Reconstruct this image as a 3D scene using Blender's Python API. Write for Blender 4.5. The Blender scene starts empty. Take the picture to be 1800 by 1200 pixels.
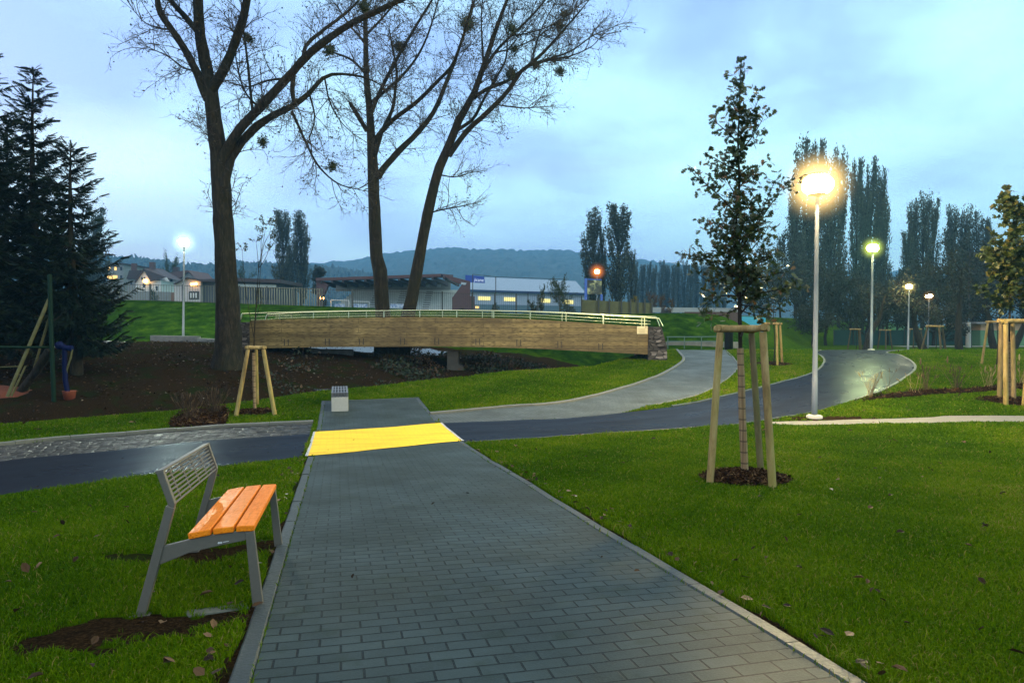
HAZE, SKY, EXPO, SKYSEED = 0.00050, 2.0, 0.0, 3.0
import bpy, math, random
import numpy as np
R = math.radians
rng = np.random.default_rng(7)
random.seed(7)
scene = bpy.context.scene
COL = scene.collection
CZ = 1.45
F = 1200.0
PITCH = math.atan(30.0/1200.0)
cp, sp_ = math.cos(PITCH), math.sin(PITCH)

def V3(*a): return np.array(a, float)
def ray(px, py):
    dx = (px-900.0)/F; dy = (600.0-py)/F
    return V3(dx, cp+dy*sp_, -sp_+dy*cp)
def at(px, py, D):
    """point seen at pixel (px,py) of the photograph at forward distance D"""
    d = ray(px, py)
    return V3(0, 0, CZ)+d*(D/d[1])
def norm(v):
    v = np.asarray(v, float); n = np.linalg.norm(v)
    return v/n if n > 1e-9 else v
def sstep(a, b, x):
    t = np.clip((np.asarray(x, float)-a)/(b-a), 0, 1)
    return t*t*(3-2*t)

# ---------------------------------------------------------------- meshes
WLOC = {}
class MB:
    def __init__(s): s.V=[]; s.Fc=[]; s.A=[]; s.P=[]; s.n=0
    def add(s, v, faces, mi=0, a=0.0, pc=None, smooth=False):
        v = np.asarray(v, float).reshape(-1, 3)
        for f in (faces if isinstance(faces, list) and len(faces) and isinstance(faces[0], np.ndarray) and faces[0].ndim == 2 else [faces]):
            if isinstance(f, np.ndarray):
                s.Fc.append((f.astype(np.int64)+s.n, mi, smooth))
            else:
                by = {}
                for q in f: by.setdefault(len(q), []).append(q)
                for k, q in by.items(): s.Fc.append((np.array(q, np.int64)+s.n, mi, smooth))
        s.V.append(v)
        s.A.append(np.broadcast_to(np.asarray(a, float), (len(v),)).copy())
        s.P.append(np.zeros((len(v), 3)) if pc is None else np.asarray(pc, float))
        s.n += len(v)
    def build(s, name, mats, parent=None, origin=None, local=False, bevel=0, shift=True):
        if not isinstance(mats, (list, tuple)): mats = [mats]
        me = bpy.data.meshes.new(name)
        v = np.concatenate(s.V)
        org = V3(0, 0, 0)
        if parent is not None and not local: org = WLOC[parent.name]
        elif origin is not None: org = np.asarray(origin, float)
        v = v-org
        tot = [f.shape[1] for f, _, _ in s.Fc]; cnt = [f.shape[0] for f, _, _ in s.Fc]
        lv = np.concatenate([f.ravel() for f, _, _ in s.Fc])
        lt = np.repeat(tot, cnt); ls = np.concatenate([[0], np.cumsum(lt)[:-1]])
        me.vertices.add(len(v)); me.vertices.foreach_set('co', v.ravel())
        me.loops.add(len(lv)); me.loops.foreach_set('vertex_index', lv.astype(np.int32))
        me.polygons.add(len(lt)); me.polygons.foreach_set('loop_start', ls.astype(np.int32))
        me.polygons.foreach_set('material_index', np.repeat([m for _, m, _ in s.Fc], cnt).astype(np.int32))
        me.polygons.foreach_set('use_smooth', np.repeat([m for _, _, m in s.Fc], cnt).astype(bool))
        a = me.attributes.new('rnd', 'FLOAT', 'POINT'); a.data.foreach_set('value', np.concatenate(s.A))
        P = np.concatenate(s.P)
        if np.any(P):
            a = me.attributes.new('pc', 'FLOAT_VECTOR', 'POINT'); a.data.foreach_set('vector', P.ravel())
        me.update(calc_edges=True)
        for m in mats: me.materials.append(m)
        o = bpy.data.objects.new(name, me); COL.objects.link(o)
        if parent is not None:
            o.parent = parent; WLOC[o.name] = WLOC[parent.name]
        else:
            o.location = org; WLOC[o.name] = org
        if bevel:
            b = o.modifiers.new('Bevel', 'BEVEL'); b.width = bevel; b.segments = 2; b.limit_method = 'ANGLE'
        return o

def tag(o, label=None, cat=None, group=None, kind=None):
    if label: o['label'] = label
    if cat: o['category'] = cat
    if group: o['group'] = group
    if kind: o['kind'] = kind
    return o
def thing(name, label, cat, loc, group=None):
    o = bpy.data.objects.new(name, None); COL.objects.link(o)
    o.empty_display_size = .3
    o.location = tuple(loc); WLOC[o.name] = np.asarray(loc, float)
    return tag(o, label, cat, group)
def dup(root, loc, label, group=None, scale=None, rz=0.0):
    r = root.copy(); COL.objects.link(r); r.location = tuple(loc); r.rotation_euler = (0, 0, rz)
    if scale is not None: r.scale = scale
    r['label'] = label
    if group: r['group'] = group
    WLOC[r.name] = np.asarray(loc, float)
    for ch in list(root.children):
        c = ch.copy(); COL.objects.link(c); c.parent = r
        for g in list(ch.children):
            d = g.copy(); COL.objects.link(d); d.parent = c
    return r

def frames(P):
    P = np.asarray(P, float); n = len(P)
    T = np.zeros_like(P); T[1:-1] = P[2:]-P[:-2]; T[0] = P[1]-P[0]; T[-1] = P[-1]-P[-2]
    T /= np.maximum(np.linalg.norm(T, axis=1, keepdims=True), 1e-9)
    u = np.cross(T[0], [0, 0, 1.0])
    if np.linalg.norm(u) < .1: u = np.cross(T[0], [1.0, 0, 0])
    u = norm(u); U = [u]
    for i in range(1, n):
        u = U[-1]-T[i]*np.dot(U[-1], T[i]); U.append(norm(u))
    U = np.array(U); W = np.cross(T, U)
    return T, U, W
def tube(mb, P, r, sides=8, mi=0, a=0.0, caps=True, smooth=True, jitter=0.0):
    P = np.asarray(P, float); n = len(P)
    r = np.broadcast_to(np.asarray(r, float), (n,))
    T, U, W = frames(P)
    ang = np.arange(sides)*2*math.pi/sides
    ring = np.cos(ang)[None, :, None]*U[:, None]+np.sin(ang)[None, :, None]*W[:, None]
    rr = r[:, None]*np.ones((1, sides))
    if jitter: rr = rr*(1+rng.normal(0, jitter, (n, sides)))
    v = P[:, None]+ring*rr[..., None]
    i = np.arange(n-1)[:, None]*sides; j = np.arange(sides)[None]; k = (j+1) % sides
    f = np.stack([i+j, i+k, i+sides+k, i+sides+j], -1).reshape(-1, 4)
    mb.add(v.reshape(-1, 3), f, mi, a, smooth=smooth)
    if caps:
        mb.add(v[0], [tuple(range(sides))[::-1]], mi, a); mb.add(v[-1], [tuple(range(sides))], mi, a)
def btubes(mb, P, r, sides=3, mi=0, a=None):
    """many tubes at once: P [n,k,3], r [n,k]"""
    n, k, _ = P.shape
    T = np.zeros_like(P); T[:, 1:-1] = P[:, 2:]-P[:, :-2]; T[:, 0] = P[:, 1]-P[:, 0]; T[:, -1] = P[:, -1]-P[:, -2]
    T /= np.maximum(np.linalg.norm(T, axis=2, keepdims=True), 1e-9)
    ref = np.where(np.abs(T[:, :1, 2:3]) < .9, np.array([0, 0, 1.0]), np.array([1.0, 0, 0]))
    U = np.cross(T, np.broadcast_to(ref, T.shape)); U /= np.maximum(np.linalg.norm(U, axis=2, keepdims=True), 1e-9)
    W = np.cross(T, U)
    ang = np.arange(sides)*2*math.pi/sides
    v = P[:, :, None]+(np.cos(ang)[:, None]*U[:, :, None]+np.sin(ang)[:, None]*W[:, :, None])*r[:, :, None, None]
    b = np.arange(n)[:, None, None]*k*sides+np.arange(k-1)[None, :, None]*sides
    j = np.arange(sides)[None, None]; kk = (j+1) % sides
    f = np.stack([b+j, b+kk, b+sides+kk, b+sides+j], -1).reshape(-1, 4)
    aa = 0.0 if a is None else np.repeat(a, k*sides)
    mb.add(v.reshape(-1, 3), f, mi, aa, smooth=True)
def cards(mb, C, D, N, S, tv, tf, mi=0, a=None):
    """leaf templates tv [m,3] (x along D, y across, z along N) at centres C with sizes S"""
    n = len(C); m = len(tv)
    D = D/np.maximum(np.linalg.norm(D, axis=1, keepdims=True), 1e-9)
    B = np.cross(N, D); B /= np.maximum(np.linalg.norm(B, axis=1, keepdims=True), 1e-9)
    N = np.cross(D, B)
    S = np.asarray(S, float).reshape(n, -1)
    sx = S[:, :1]; sy = S[:, -1:] if S.shape[1] > 1 else sx
    v = C[:, None]+(tv[None, :, :1]*sx[..., None])*D[:, None]+(tv[None, :, 1:2]*sy[..., None])*B[:, None]+(tv[None, :, 2:3]*sx[..., None])*N[:, None]
    fs = []
    by = {}
    for q in tf: by.setdefault(len(q), []).append(q)
    for k, q in by.items():
        q = np.array(q); fs.append((q[None]+(np.arange(n)*m)[:, None, None]).reshape(-1, k))
    if a is None: a = rng.random(n)
    mb.add(v.reshape(-1, 3), fs, mi, np.repeat(a, m))
def rdir(n):
    v = rng.normal(size=(n, 3)); return v/np.linalg.norm(v, axis=1, keepdims=True)
def box(mb, c, size, X=(1, 0, 0), Y=(0, 1, 0), Z=None, mi=0, a=0.0):
    X = norm(X); Y = norm(Y); Z = np.cross(X, Y) if Z is None else norm(Z)
    h = np.asarray(size, float)/2; c = np.asarray(c, float)
    v = [c+X*h[0]*i+Y*h[1]*j+Z*h[2]*k for k in (-1, 1) for j in (-1, 1) for i in (-1, 1)]
    mb.add(v, [(0, 2, 3, 1), (4, 5, 7, 6), (0, 1, 5, 4), (2, 6, 7, 3), (0, 4, 6, 2), (1, 3, 7, 5)], mi, a)
def prism(mb, poly, ext, mi=0, a=0.0):
    poly = np.asarray(poly, float); ext = np.asarray(ext, float); n = len(poly)
    v = np.concatenate([poly, poly+ext])
    f = [tuple(range(n))[::-1], tuple(range(n, 2*n))]+[(i, (i+1) % n, n+(i+1) % n, n+i) for i in range(n)]
    mb.add(v, f, mi, a)
def ball(mb, c, r, seg=16, rings=10, mi=0, a=0.0):
    r = np.broadcast_to(np.asarray(r, float), (3,)); v = []; f = []
    for i in range(rings+1):
        t = math.pi*i/rings
        for j in range(seg):
            p = 2*math.pi*j/seg; v.append((c[0]+r[0]*math.sin(t)*math.cos(p), c[1]+r[1]*math.sin(t)*math.sin(p), c[2]+r[2]*math.cos(t)))
    for i in range(rings):
        for j in range(seg):
            k = (j+1) % seg; f.append((i*seg+j, (i+1)*seg+j, (i+1)*seg+k, i*seg+k))
    mb.add(v, f, mi, a, smooth=True)
def lathe(mb, c, prof, seg=20, mi=0, a=0.0):
    """prof [(r,z)] around a vertical axis at c"""
    v = []; f = []
    for (r, z) in prof:
        for j in range(seg):
            p = 2*math.pi*j/seg; v.append((c[0]+r*math.cos(p), c[1]+r*math.sin(p), c[2]+z))
    for i in range(len(prof)-1):
        for j in range(seg):
            k = (j+1) % seg; f.append((i*seg+j, i*seg+k, (i+1)*seg+k, (i+1)*seg+j))
    mb.add(v, f, mi, a, smooth=True)
def resample(P, n, smooth=True):
    P = np.asarray(P, float)
    if smooth and len(P) > 2:
        Q = [];  E = np.concatenate([[2*P[0]-P[1]], P, [2*P[-1]-P[-2]]])
        for i in range(len(P)-1):
            p0, p1, p2, p3 = E[i:i+4]
            for t in np.linspace(0, 1, 12, endpoint=False):
                Q.append(.5*((2*p1)+(p2-p0)*t+(2*p0-5*p1+4*p2-p3)*t*t+(-p0+3*p1-3*p2+p3)*t**3))
        Q.append(P[-1]); P = np.array(Q)
    d = np.concatenate([[0], np.cumsum(np.linalg.norm(np.diff(P, axis=0), axis=1))])
    t = np.linspace(0, d[-1], n)
    return np.stack([np.interp(t, d, P[:, i]) for i in range(P.shape[1])], 1)

# ---------------------------------------------------------------- materials
class NT:
    def __init__(s, name):
        s.m = bpy.data.materials.new(name); s.m.use_nodes = True
        s.t = s.m.node_tree; s.t.nodes.clear()
        s.out = s.n('ShaderNodeOutputMaterial')
    def n(s, typ, **kw):
        nd = s.t.nodes.new(typ)
        for k, v in kw.items(): setattr(nd, k, v)
        return nd
    def link(s, a, b): s.t.links.new(a, b)
    def set(s, nd, **kw):
        for k, v in kw.items():
            nd.inputs[k.replace('_', ' ')].default_value = v
        return nd
def rgba(c): return (c[0], c[1], c[2], 1.0)
def coords(t, kind='Object', attr=None, scale=(1, 1, 1), rot=0.0):
    if attr:
        src = t.n('ShaderNodeAttribute', attribute_name=attr).outputs['Vector']
    elif kind == 'World':
        src = t.n('ShaderNodeNewGeometry').outputs['Position']
    else:
        src = t.n('ShaderNodeTexCoord').outputs[kind]
    mp = t.n('ShaderNodeMapping'); mp.inputs['Scale'].default_value = scale; mp.inputs['Rotation'].default_value = (0, 0, rot)
    t.link(src, mp.inputs['Vector'])
    return mp.outputs['Vector']
def noise(t, vec, scale, detail=4, rough=.6, dist=0.0):
    n = t.n('ShaderNodeTexNoise'); n.inputs['Scale'].default_value = scale; n.inputs['Detail'].default_value = detail
    n.inputs['Roughness'].default_value = rough; n.inputs['Distortion'].default_value = dist
    t.link(vec, n.inputs['Vector']); return n.outputs['Fac']
def ramp(t, fac, stops):
    r = t.n('ShaderNodeValToRGB'); e = r.color_ramp.elements
    while len(e) < len(stops): e.new(.5)
    for i, (p, c) in enumerate(stops): e[i].position = p; e[i].color = rgba(c)
    t.link(fac, r.inputs['Fac']); return r.outputs['Color']
def mix(t, fac, a, b, mode='MIX'):
    m = t.n('ShaderNodeMix', data_type='RGBA', blend_type=mode)
    for sock, v in ((m.inputs[0], fac), (m.inputs[6], a), (m.inputs[7], b)):
        if hasattr(v, 'is_output'): t.link(v, sock)
        elif isinstance(v, (int, float)): sock.default_value = v
        else: sock.default_value = rgba(v)
    return m.outputs[2]
def maprange(t, v, a, b, c, d):
    m = t.n('ShaderNodeMapRange'); t.link(v, m.inputs[0])
    for i, x in enumerate((a, b, c, d)): m.inputs[i+1].default_value = x
    return m.outputs[0]
def bump(t, h, strength=.3, dist=.02, prev=None):
    b = t.n('ShaderNodeBump'); b.inputs['Strength'].default_value = strength; b.inputs['Distance'].default_value = dist
    t.link(h, b.inputs['Height'])
    if prev is not None: t.link(prev, b.inputs['Normal'])
    return b.outputs['Normal']
def finish(t, col, rough=.6, metal=0.0, spec=.5, nrm=None, emit=None, estr=0.0, translucent=0.0, tcol=None):
    p = t.n('ShaderNodeBsdfPrincipled')
    for sock, v in ((p.inputs['Base Color'], col), (p.inputs['Roughness'], rough)):
        if hasattr(v, 'is_output'): t.link(v, sock)
        elif isinstance(v, (int, float)): sock.default_value = v
        else: sock.default_value = rgba(v)
    p.inputs['Metallic'].default_value = metal; p.inputs['Specular IOR Level'].default_value = spec
    if nrm is not None: t.link(nrm, p.inputs['Normal'])
    if emit is not None:
        p.inputs['Emission Color'].default_value = rgba(emit); p.inputs['Emission Strength'].default_value = estr
    sh = p.outputs[0]
    if translucent:
        tr = t.n('ShaderNodeBsdfTranslucent')
        c = tcol if tcol is not None else col
        if hasattr(c, 'is_output'): t.link(c, tr.inputs['Color'])
        else: tr.inputs['Color'].default_value = rgba(c)
        ms = t.n('ShaderNodeMixShader'); ms.inputs[0].default_value = translucent
        t.link(sh, ms.inputs[1]); t.link(tr.outputs[0], ms.inputs[2]); sh = ms.outputs[0]
    t.link(sh, t.out.inputs['Surface'])
    return t.m
def pm(name, c1, c2=None, scale=8, rough=.6, metal=0.0, spec=.5, bmp=.2, bd=.01, stretch=(1, 1, 1), kind='Object', detail=5, lo=.3, hi=.7):
    """plain procedural material: two tones broken up by noise, with bump and uneven gloss"""
    t = NT(name); c2 = c2 or tuple(x*.75 for x in c1)
    v = coords(t, kind, scale=stretch)
    f = noise(t, v, scale, detail); f2 = noise(t, v, scale*7, 3)
    col = ramp(t, f, [(lo, c1), (hi, c2)])
    col = mix(t, .25, col, ramp(t, f2, [(.35, tuple(x*.7 for x in c1)), (.65, tuple(min(1, x*1.2) for x in c1))]))
    rg = maprange(t, f2, .3, .7, max(.05, rough-.1), min(1, rough+.1))
    return finish(t, col, rg, metal, spec, bump(t, f2, bmp, bd) if bmp else None)
def leafmat(name, stops, rough=.5, tr=.3, spec=.4):
    t = NT(name)
    a = t.n('ShaderNodeAttribute', attribute_name='rnd').outputs['Fac']
    col = ramp(t, a, stops)
    return finish(t, col, rough, 0, spec, None, translucent=tr)
def emat(name, c, s):
    t = NT(name); e = t.n('ShaderNodeEmission'); e.inputs['Color'].default_value = rgba(c); e.inputs['Strength'].default_value = s
    t.link(e.outputs[0], t.out.inputs['Surface']); return t.m
def barkmat(name, c1, c2, sc=6, bs=.8):
    t = NT(name); v = coords(t, 'Object', scale=(1, 1, .22))
    f = noise(t, v, sc*2.2, 6, .65, .4); g = noise(t, coords(t), .7, 3)
    col = ramp(t, f, [(.32, tuple(x*.45 for x in c1)), (.5, c1), (.68, c2)])
    col = mix(t, maprange(t, g, .4, .65, 0, .5), col, (c1[0]*.9, c1[1]*1.25, c1[2]*.7))
    return finish(t, col, .9, 0, .2, bump(t, f, bs, .05))
# ---------------------------------------------------------------- terrain
_ty = np.arange(-30, 1400, .1)
_tz = np.interp(_ty, [-30, -10, 0, 11, 13.5, 16, 20, 38, 45, 58, 1400], [1.95, .65, 0, -.715, -.86, -.93, -.80, .03, -.3, -.85, -.85])
_k = np.exp(-np.linspace(-2, 2, 31)**2); _k /= _k.sum()
_tz = np.concatenate([_tz[:15], np.convolve(_tz, _k, 'valid'), _tz[-15:]])
BANK = np.array([(-60, 4), (-30, 11.5), (-12, 16), (-9, 18), (-6.2, 21.6), (-2.13, 25.3), (-.16, 27.4), (1.5, 28.3), (3.6, 29.3), (4.9, 31.6), (6.2, 34), (8.5, 38), (10, 46), (12, 70)], float)
def bank_u(x, y):
    """signed distance to the near edge of the stream: positive beyond it"""
    x = np.asarray(x, float); y = np.asarray(y, float); best = np.full(x.shape, 1e9); sg = np.ones(x.shape)
    for (ax, ay), (bx, by) in zip(BANK[:-1], BANK[1:]):
        dx, dy = bx-ax, by-ay; L = dx*dx+dy*dy
        t = np.clip(((x-ax)*dx+(y-ay)*dy)/L, 0, 1)
        ex, ey = x-(ax+t*dx), y-(ay+t*dy); d = np.hypot(ex, ey)
        side = dx*(y-ay)-dy*(x-ax)
        m = d < best; best = np.where(m, d, best); sg = np.where(m, np.sign(side), sg)
    return best*sg
def crest(x): return np.interp(x, [-400, -40, -29, -10, 4, 11, 400], [3.3, 3.3, 3.24, 2.62, 2.1, 2.25, 2.4])
def G(x, y):
    x = np.asarray(x, float); y = np.asarray(y, float)
    z = np.interp(y, _ty, _tz)
    u = bank_u(x, y)
    Fz = np.interp(u, [0, 2, 3, 5, 8.2, 13, 20, 100], [-2.3, -2.3, -2.1, -.92, -.28, .13, .3, .3])
    Fz = Fz+.42*np.exp(-(((x+17)/6)**2+((y-33.5)/4)**2))-.12*np.exp(-(((x+26)/9)**2+((y-36)/6)**2))
    s = sstep(.1, 1.9, u)
    z = z*(1-s)+Fz*s
    far = sstep(40.3, 48.5, y)
    sh = np.maximum(y-45, 0)*.6
    w = 1-sstep(10+sh, 17+sh, x)
    z = z*(1-far*w)+crest(x)*far*w
    # small unevenness of lawns and bank
    b = .018*np.sin(x*1.7+.6*y)*np.sin(y*1.3-.4*x)+.012*np.sin(x*3.9)*np.sin(y*3.1)
    rough = .05*np.sin(x*2.3+y)*np.sin(2.1*y-.7*x)+.04*np.sin(5.1*x)*np.sin(4.3*y)
    return z+b*sstep(.5, 2.5, np.abs(u))*0.35+rough*sstep(1, 3, u)*(1-sstep(11, 14, u))
def g1(x, y): return float(G(np.array([x]), np.array([y]))[0])
def ground(px, py, dmin=1.0, dmax=40.0):
    d = ray(px, py); D = np.geomspace(dmin, dmax, 3000)
    z = CZ+D*d[2]/d[1]; h = z-G(D*d[0]/d[1], D)
    i = np.argmax(h < 0)
    if h[i] >= 0:
        i = len(D)-1; Dh = D[i]
    else:
        j = max(i-1, 0); Dh = D[j]+(D[i]-D[j])*h[j]/max(h[j]-h[i], 1e-9)
    x = Dh*d[0]/d[1]
    return V3(x, Dh, g1(x, Dh))
def gpts(L, **k): return np.array([ground(a, b, **k) for a, b in L])

def inpoly(x, y, poly):
    poly = np.asarray(poly); ins = np.zeros(x.shape, bool); n = len(poly)
    if not n: return ins
    bb = (x >= poly[:, 0].min()) & (x <= poly[:, 0].max()) & (y >= poly[:, 1].min()) & (y <= poly[:, 1].max())
    xs, ys = x[bb], y[bb]; r = np.zeros(xs.shape, bool)
    for i in range(n):
        x1, y1 = poly[i][:2]; x2, y2 = poly[(i+1) % n][:2]
        c = ((y1 > ys) != (y2 > ys)) & (xs < (x2-x1)*(ys-y1)/((y2-y1) or 1e-12)+x1)
        r ^= c
    ins[bb] = r; return ins

# ---- plan of the paths (traced on the photograph, laid on the ground) ----
L1, L2 = ground(540, 808), ground(400, 1200); R1, R2 = ground(815, 778), ground(1520, 1200)
pd = norm(V3(*(norm((L1-L2)[:2])+norm((R1-R2)[:2])), 0)); pw = V3(pd[1], -pd[0], 0)   # along, across (to the right)
PO = V3(0, 0, 0)
def pc_of(p): return np.stack([p[..., 0]*pw[0]+p[..., 1]*pw[1], p[..., 0]*pd[0]+p[..., 1]*pd[1]], -1)
wl = float(np.mean([pc_of(L1)[0], pc_of(L2)[0]])); wr = float(np.mean([pc_of(R1)[0], pc_of(R2)[0]]))
print('path', wl, wr, pd)
def pxy(w, s): return pw[:2]*w+pd[:2]*s
POLYS = []      # areas without grass
def strip(mb, A, B, n, m, dz, a=0.0, block=True, smooth=True):
    A = resample(np.asarray(A)[:, :2], n, smooth); B = resample(np.asarray(B)[:, :2], n, smooth)
    t = np.linspace(0, 1, m+1)
    P = A[:, None]*(1-t[None, :, None])+B[:, None]*t[None, :, None]
    z = G(P[..., 0], P[..., 1])+dz
    mid = P.mean(1); s = np.concatenate([[0], np.cumsum(np.linalg.norm(np.diff(mid, axis=0), axis=1))])
    wd = np.linalg.norm(B-A, axis=1).mean()
    pc = np.stack([np.broadcast_to(t[None]*wd, z.shape), np.broadcast_to(s[:, None], z.shape), 0*z], -1)
    i = np.arange(n-1)[:, None]*(m+1); j = np.arange(m)[None]
    f = np.stack([i+j, i+j+1, i+m+2+j, i+m+1+j], -1).reshape(-1, 4)
    v = np.concatenate([P, z[..., None]], -1).reshape(-1, 3)
    e1 = v[f[0][1]]-v[f[0][0]]; e2 = v[f[0][3]]-v[f[0][0]]
    if np.cross(e1, e2)[2] < 0: f = f[:, ::-1]
    mb.add(v, f, 0, a, pc.reshape(-1, 3), smooth=True)
    if block: POLYS.append(np.concatenate([A, B[::-1]]))
def kerb(mb, L, w, h, side=1, n=None, gap=1.0):
    """edging stones along line L, width w to one side, standing h above the ground"""
    L = np.asarray(L)[:, :2]; Lr = resample(L, 400); d = np.concatenate([[0], np.cumsum(np.linalg.norm(np.diff(Lr, axis=0), axis=1))])
    k = max(1, int(round(d[-1]/gap))); off = []
    for i in range(k):
        q = np.linspace(d[-1]*i/k+.004, d[-1]*(i+1)/k-.004, 4)
        p = np.stack([np.interp(q, d, Lr[:, 0]), np.interp(q, d, Lr[:, 1])], 1)
        t = np.gradient(p, axis=0); t /= np.linalg.norm(t, axis=1, keepdims=True)
        nn = np.stack([t[:, 1], -t[:, 0]], 1)*side
        o = p+nn*w; hz = h+rng.normal(0, .003)
        zi = G(p[:, 0], p[:, 1]); zo = G(o[:, 0], o[:, 1])
        c = .012
        v = np.concatenate([np.c_[p, zi-.1], np.c_[p, zi+hz-c], np.c_[p+nn*c, zi+hz], np.c_[o-nn*c, zo+hz], np.c_[o, zo+hz-c], np.c_[o, zo-.1]])
        f = []
        for r in range(5):
            for q_ in range(3): f.append((r*4+q_, r*4+q_+1, (r+1)*4+q_+1, (r+1)*4+q_))
        f += [tuple(r*4 for r in range(6)), tuple(r*4+3 for r in range(6))[::-1]]
        mb.add(v, f, 0, rng.random(), np.c_[v[:, 0], v[:, 1], v[:, 2]])
        off.append(o)
    POLYS.append(np.concatenate([Lr, np.concatenate(off)[::-1]]))

# materials of the ground
def m_ground():
    t = NT('lawn_and_soil'); v = coords(t, 'World')
    n1 = noise(t, v, .35, 4); n2 = noise(t, v, 3.5, 5); n3 = noise(t, v, 45, 4, .7)
    g = ramp(t, n2, [(.3, (.022, .060, .002)), (.5, (.044, .100, .002)), (.7, (.072, .128, .003))])
    g = mix(t, maprange(t, n1, .4, .65, 0, .6), g, (.075, .125, .004))
    g = mix(t, maprange(t, n3, .45, .75, 0, .55), g, (.016, .036, .003))
    g = mix(t, maprange(t, n3, .2, .35, .4, 0), g, (.09, .16, .010))
    dk = t.n('ShaderNodeAttribute', attribute_name='pc').outputs['Vector']; sx_ = t.n('ShaderNodeSeparateXYZ'); t.link(dk, sx_.inputs[0])
    n4 = noise(t, coords(t, 'World', scale=(1, 1, 2.5)), 1.1, 6, .7)
    g = mix(t, maprange(t, sx_.outputs[0], 0, 1, 0, .92), g, ramp(t, n4, [(.32, (.004, .016, .003)), (.5, (.016, .046, .005)), (.7, (.048, .094, .007))]))  # dyke sward darker, shade between its missing blades put into the colour
    s = ramp(t, n3, [(.3, (.008, .006, .0035)), (.5, (.024, .016, .009)), (.72, (.062, .038, .019))])
    s = mix(t, maprange(t, n1, .5, .7, 0, .45), s, (.035, .022, .012))
    w = mix(t, maprange(t, noise(t, v, 1.3, 5), .52, .66, 0, .8), s, (.016, .028, .007))
    a = t.n('ShaderNodeAttribute', attribute_name='rnd').outputs['Fac']
    ad = t.n('ShaderNodeMath', operation='ADD'); t.link(a, ad.inputs[0]); t.link(maprange(t, n2, .3, .7, -.25, .25), ad.inputs[1])
    fac = maprange(t, ad.outputs[0], .42, .6, 0, 1)
    col = mix(t, fac, g, w)
    h = t.n('ShaderNodeMath', operation='ADD'); t.link(n3, h.inputs[0]); t.link(n2, h.inputs[1])
    return finish(t, col, .95, 0, .0, bump(t, h.outputs[0], .9, .08))
def m_pavers(name, bw=.214, bh=.107, c=(.036, .051, .049), herring=False):
    t = NT(name); v = coords(t, attr='pc'); W_ = coords(t, 'World')
    b = t.n('ShaderNodeTexBrick'); b.offset = .5
    for k, x in (('Scale', 1.0), ('Mortar Size', .0068), ('Mortar Smooth', .3), ('Bias', 0.0), ('Brick Width', bw), ('Row Height', bh)): b.inputs[k].default_value = x
    b.inputs['Color1'].default_value = rgba(tuple(x*.80 for x in c)); b.inputs['Color2'].default_value = rgba(tuple(x*1.14 for x in c))
    b.inputs['Mortar'].default_value = rgba(tuple(x*.16 for x in c))
    t.link(v, b.inputs['Vector'])
    n1 = noise(t, W_, .9, 5); n2 = noise(t, W_, 90, 3); n3 = noise(t, W_, 5, 4)
    col = mix(t, maprange(t, n1, .38, .66, 0, .7), b.outputs['Color'], tuple(x*.55 for x in c))
    col = mix(t, maprange(t, n2, .45, .75, 0, .4), col, tuple(x*1.5 for x in c))
    col = mix(t, maprange(t, n3, .56, .70, 0, .6), col, (c[0]*.55, c[1]*.6, c[2]*.45)); n6 = noise(t, W_, 2.2, 6, .7); col = mix(t, maprange(t, n6, .60, .70, 0, .35), col, (c[0]*1.5, c[1]*1.35, c[2]*1.1))
    rg = maprange(t, n1, .3, .7, .45, .68)
    h = t.n('ShaderNodeMath', operation='MULTIPLY_ADD'); t.link(n2, h.inputs[0]); h.inputs[1].default_value = .12
    iv = t.n('ShaderNodeMath', operation='SUBTRACT'); iv.inputs[0].default_value = 1; t.link(b.outputs['Fac'], iv.inputs[1])
    t.link(iv.outputs[0], h.inputs[2])
    return finish(t, col, rg, 0, .10, bump(t, h.outputs[0], .9, .012))
def m_asphalt():
    t = NT('wet_asphalt'); v = coords(t, 'World')
    n1 = noise(t, v, 160, 2); n2 = noise(t, coords(t, attr='pc', scale=(1.2, .45, 1)), .8, 3, .5, .2); n3 = noise(t, v, .5, 3)
    col = ramp(t, n1, [(.3, (.005, .006, .009)), (.7, (.018, .021, .030))])
    rg = maprange(t, n2, .3, .7, .24, .36)
    nb_ = bump(t, n1, .3, .004); finish(t, col, .9, 0, 0.0, nb_)
    prev = t.out.inputs['Surface'].links[0].from_socket
    gl = t.n('ShaderNodeBsdfGlossy'); gl.inputs['Color'].default_value = (.75, .88, 1, 1); t.link(rg, gl.inputs['Roughness']); t.link(nb_, gl.inputs['Normal'])
    ms = t.n('ShaderNodeMixShader'); t.link(maprange(t, n2, .3, .7, .085, .035), ms.inputs[0]); t.link(prev, ms.inputs[1]); t.link(gl.outputs[0], ms.inputs[2]); t.link(ms.outputs[0], t.out.inputs['Surface'])
    return t.m
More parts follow.
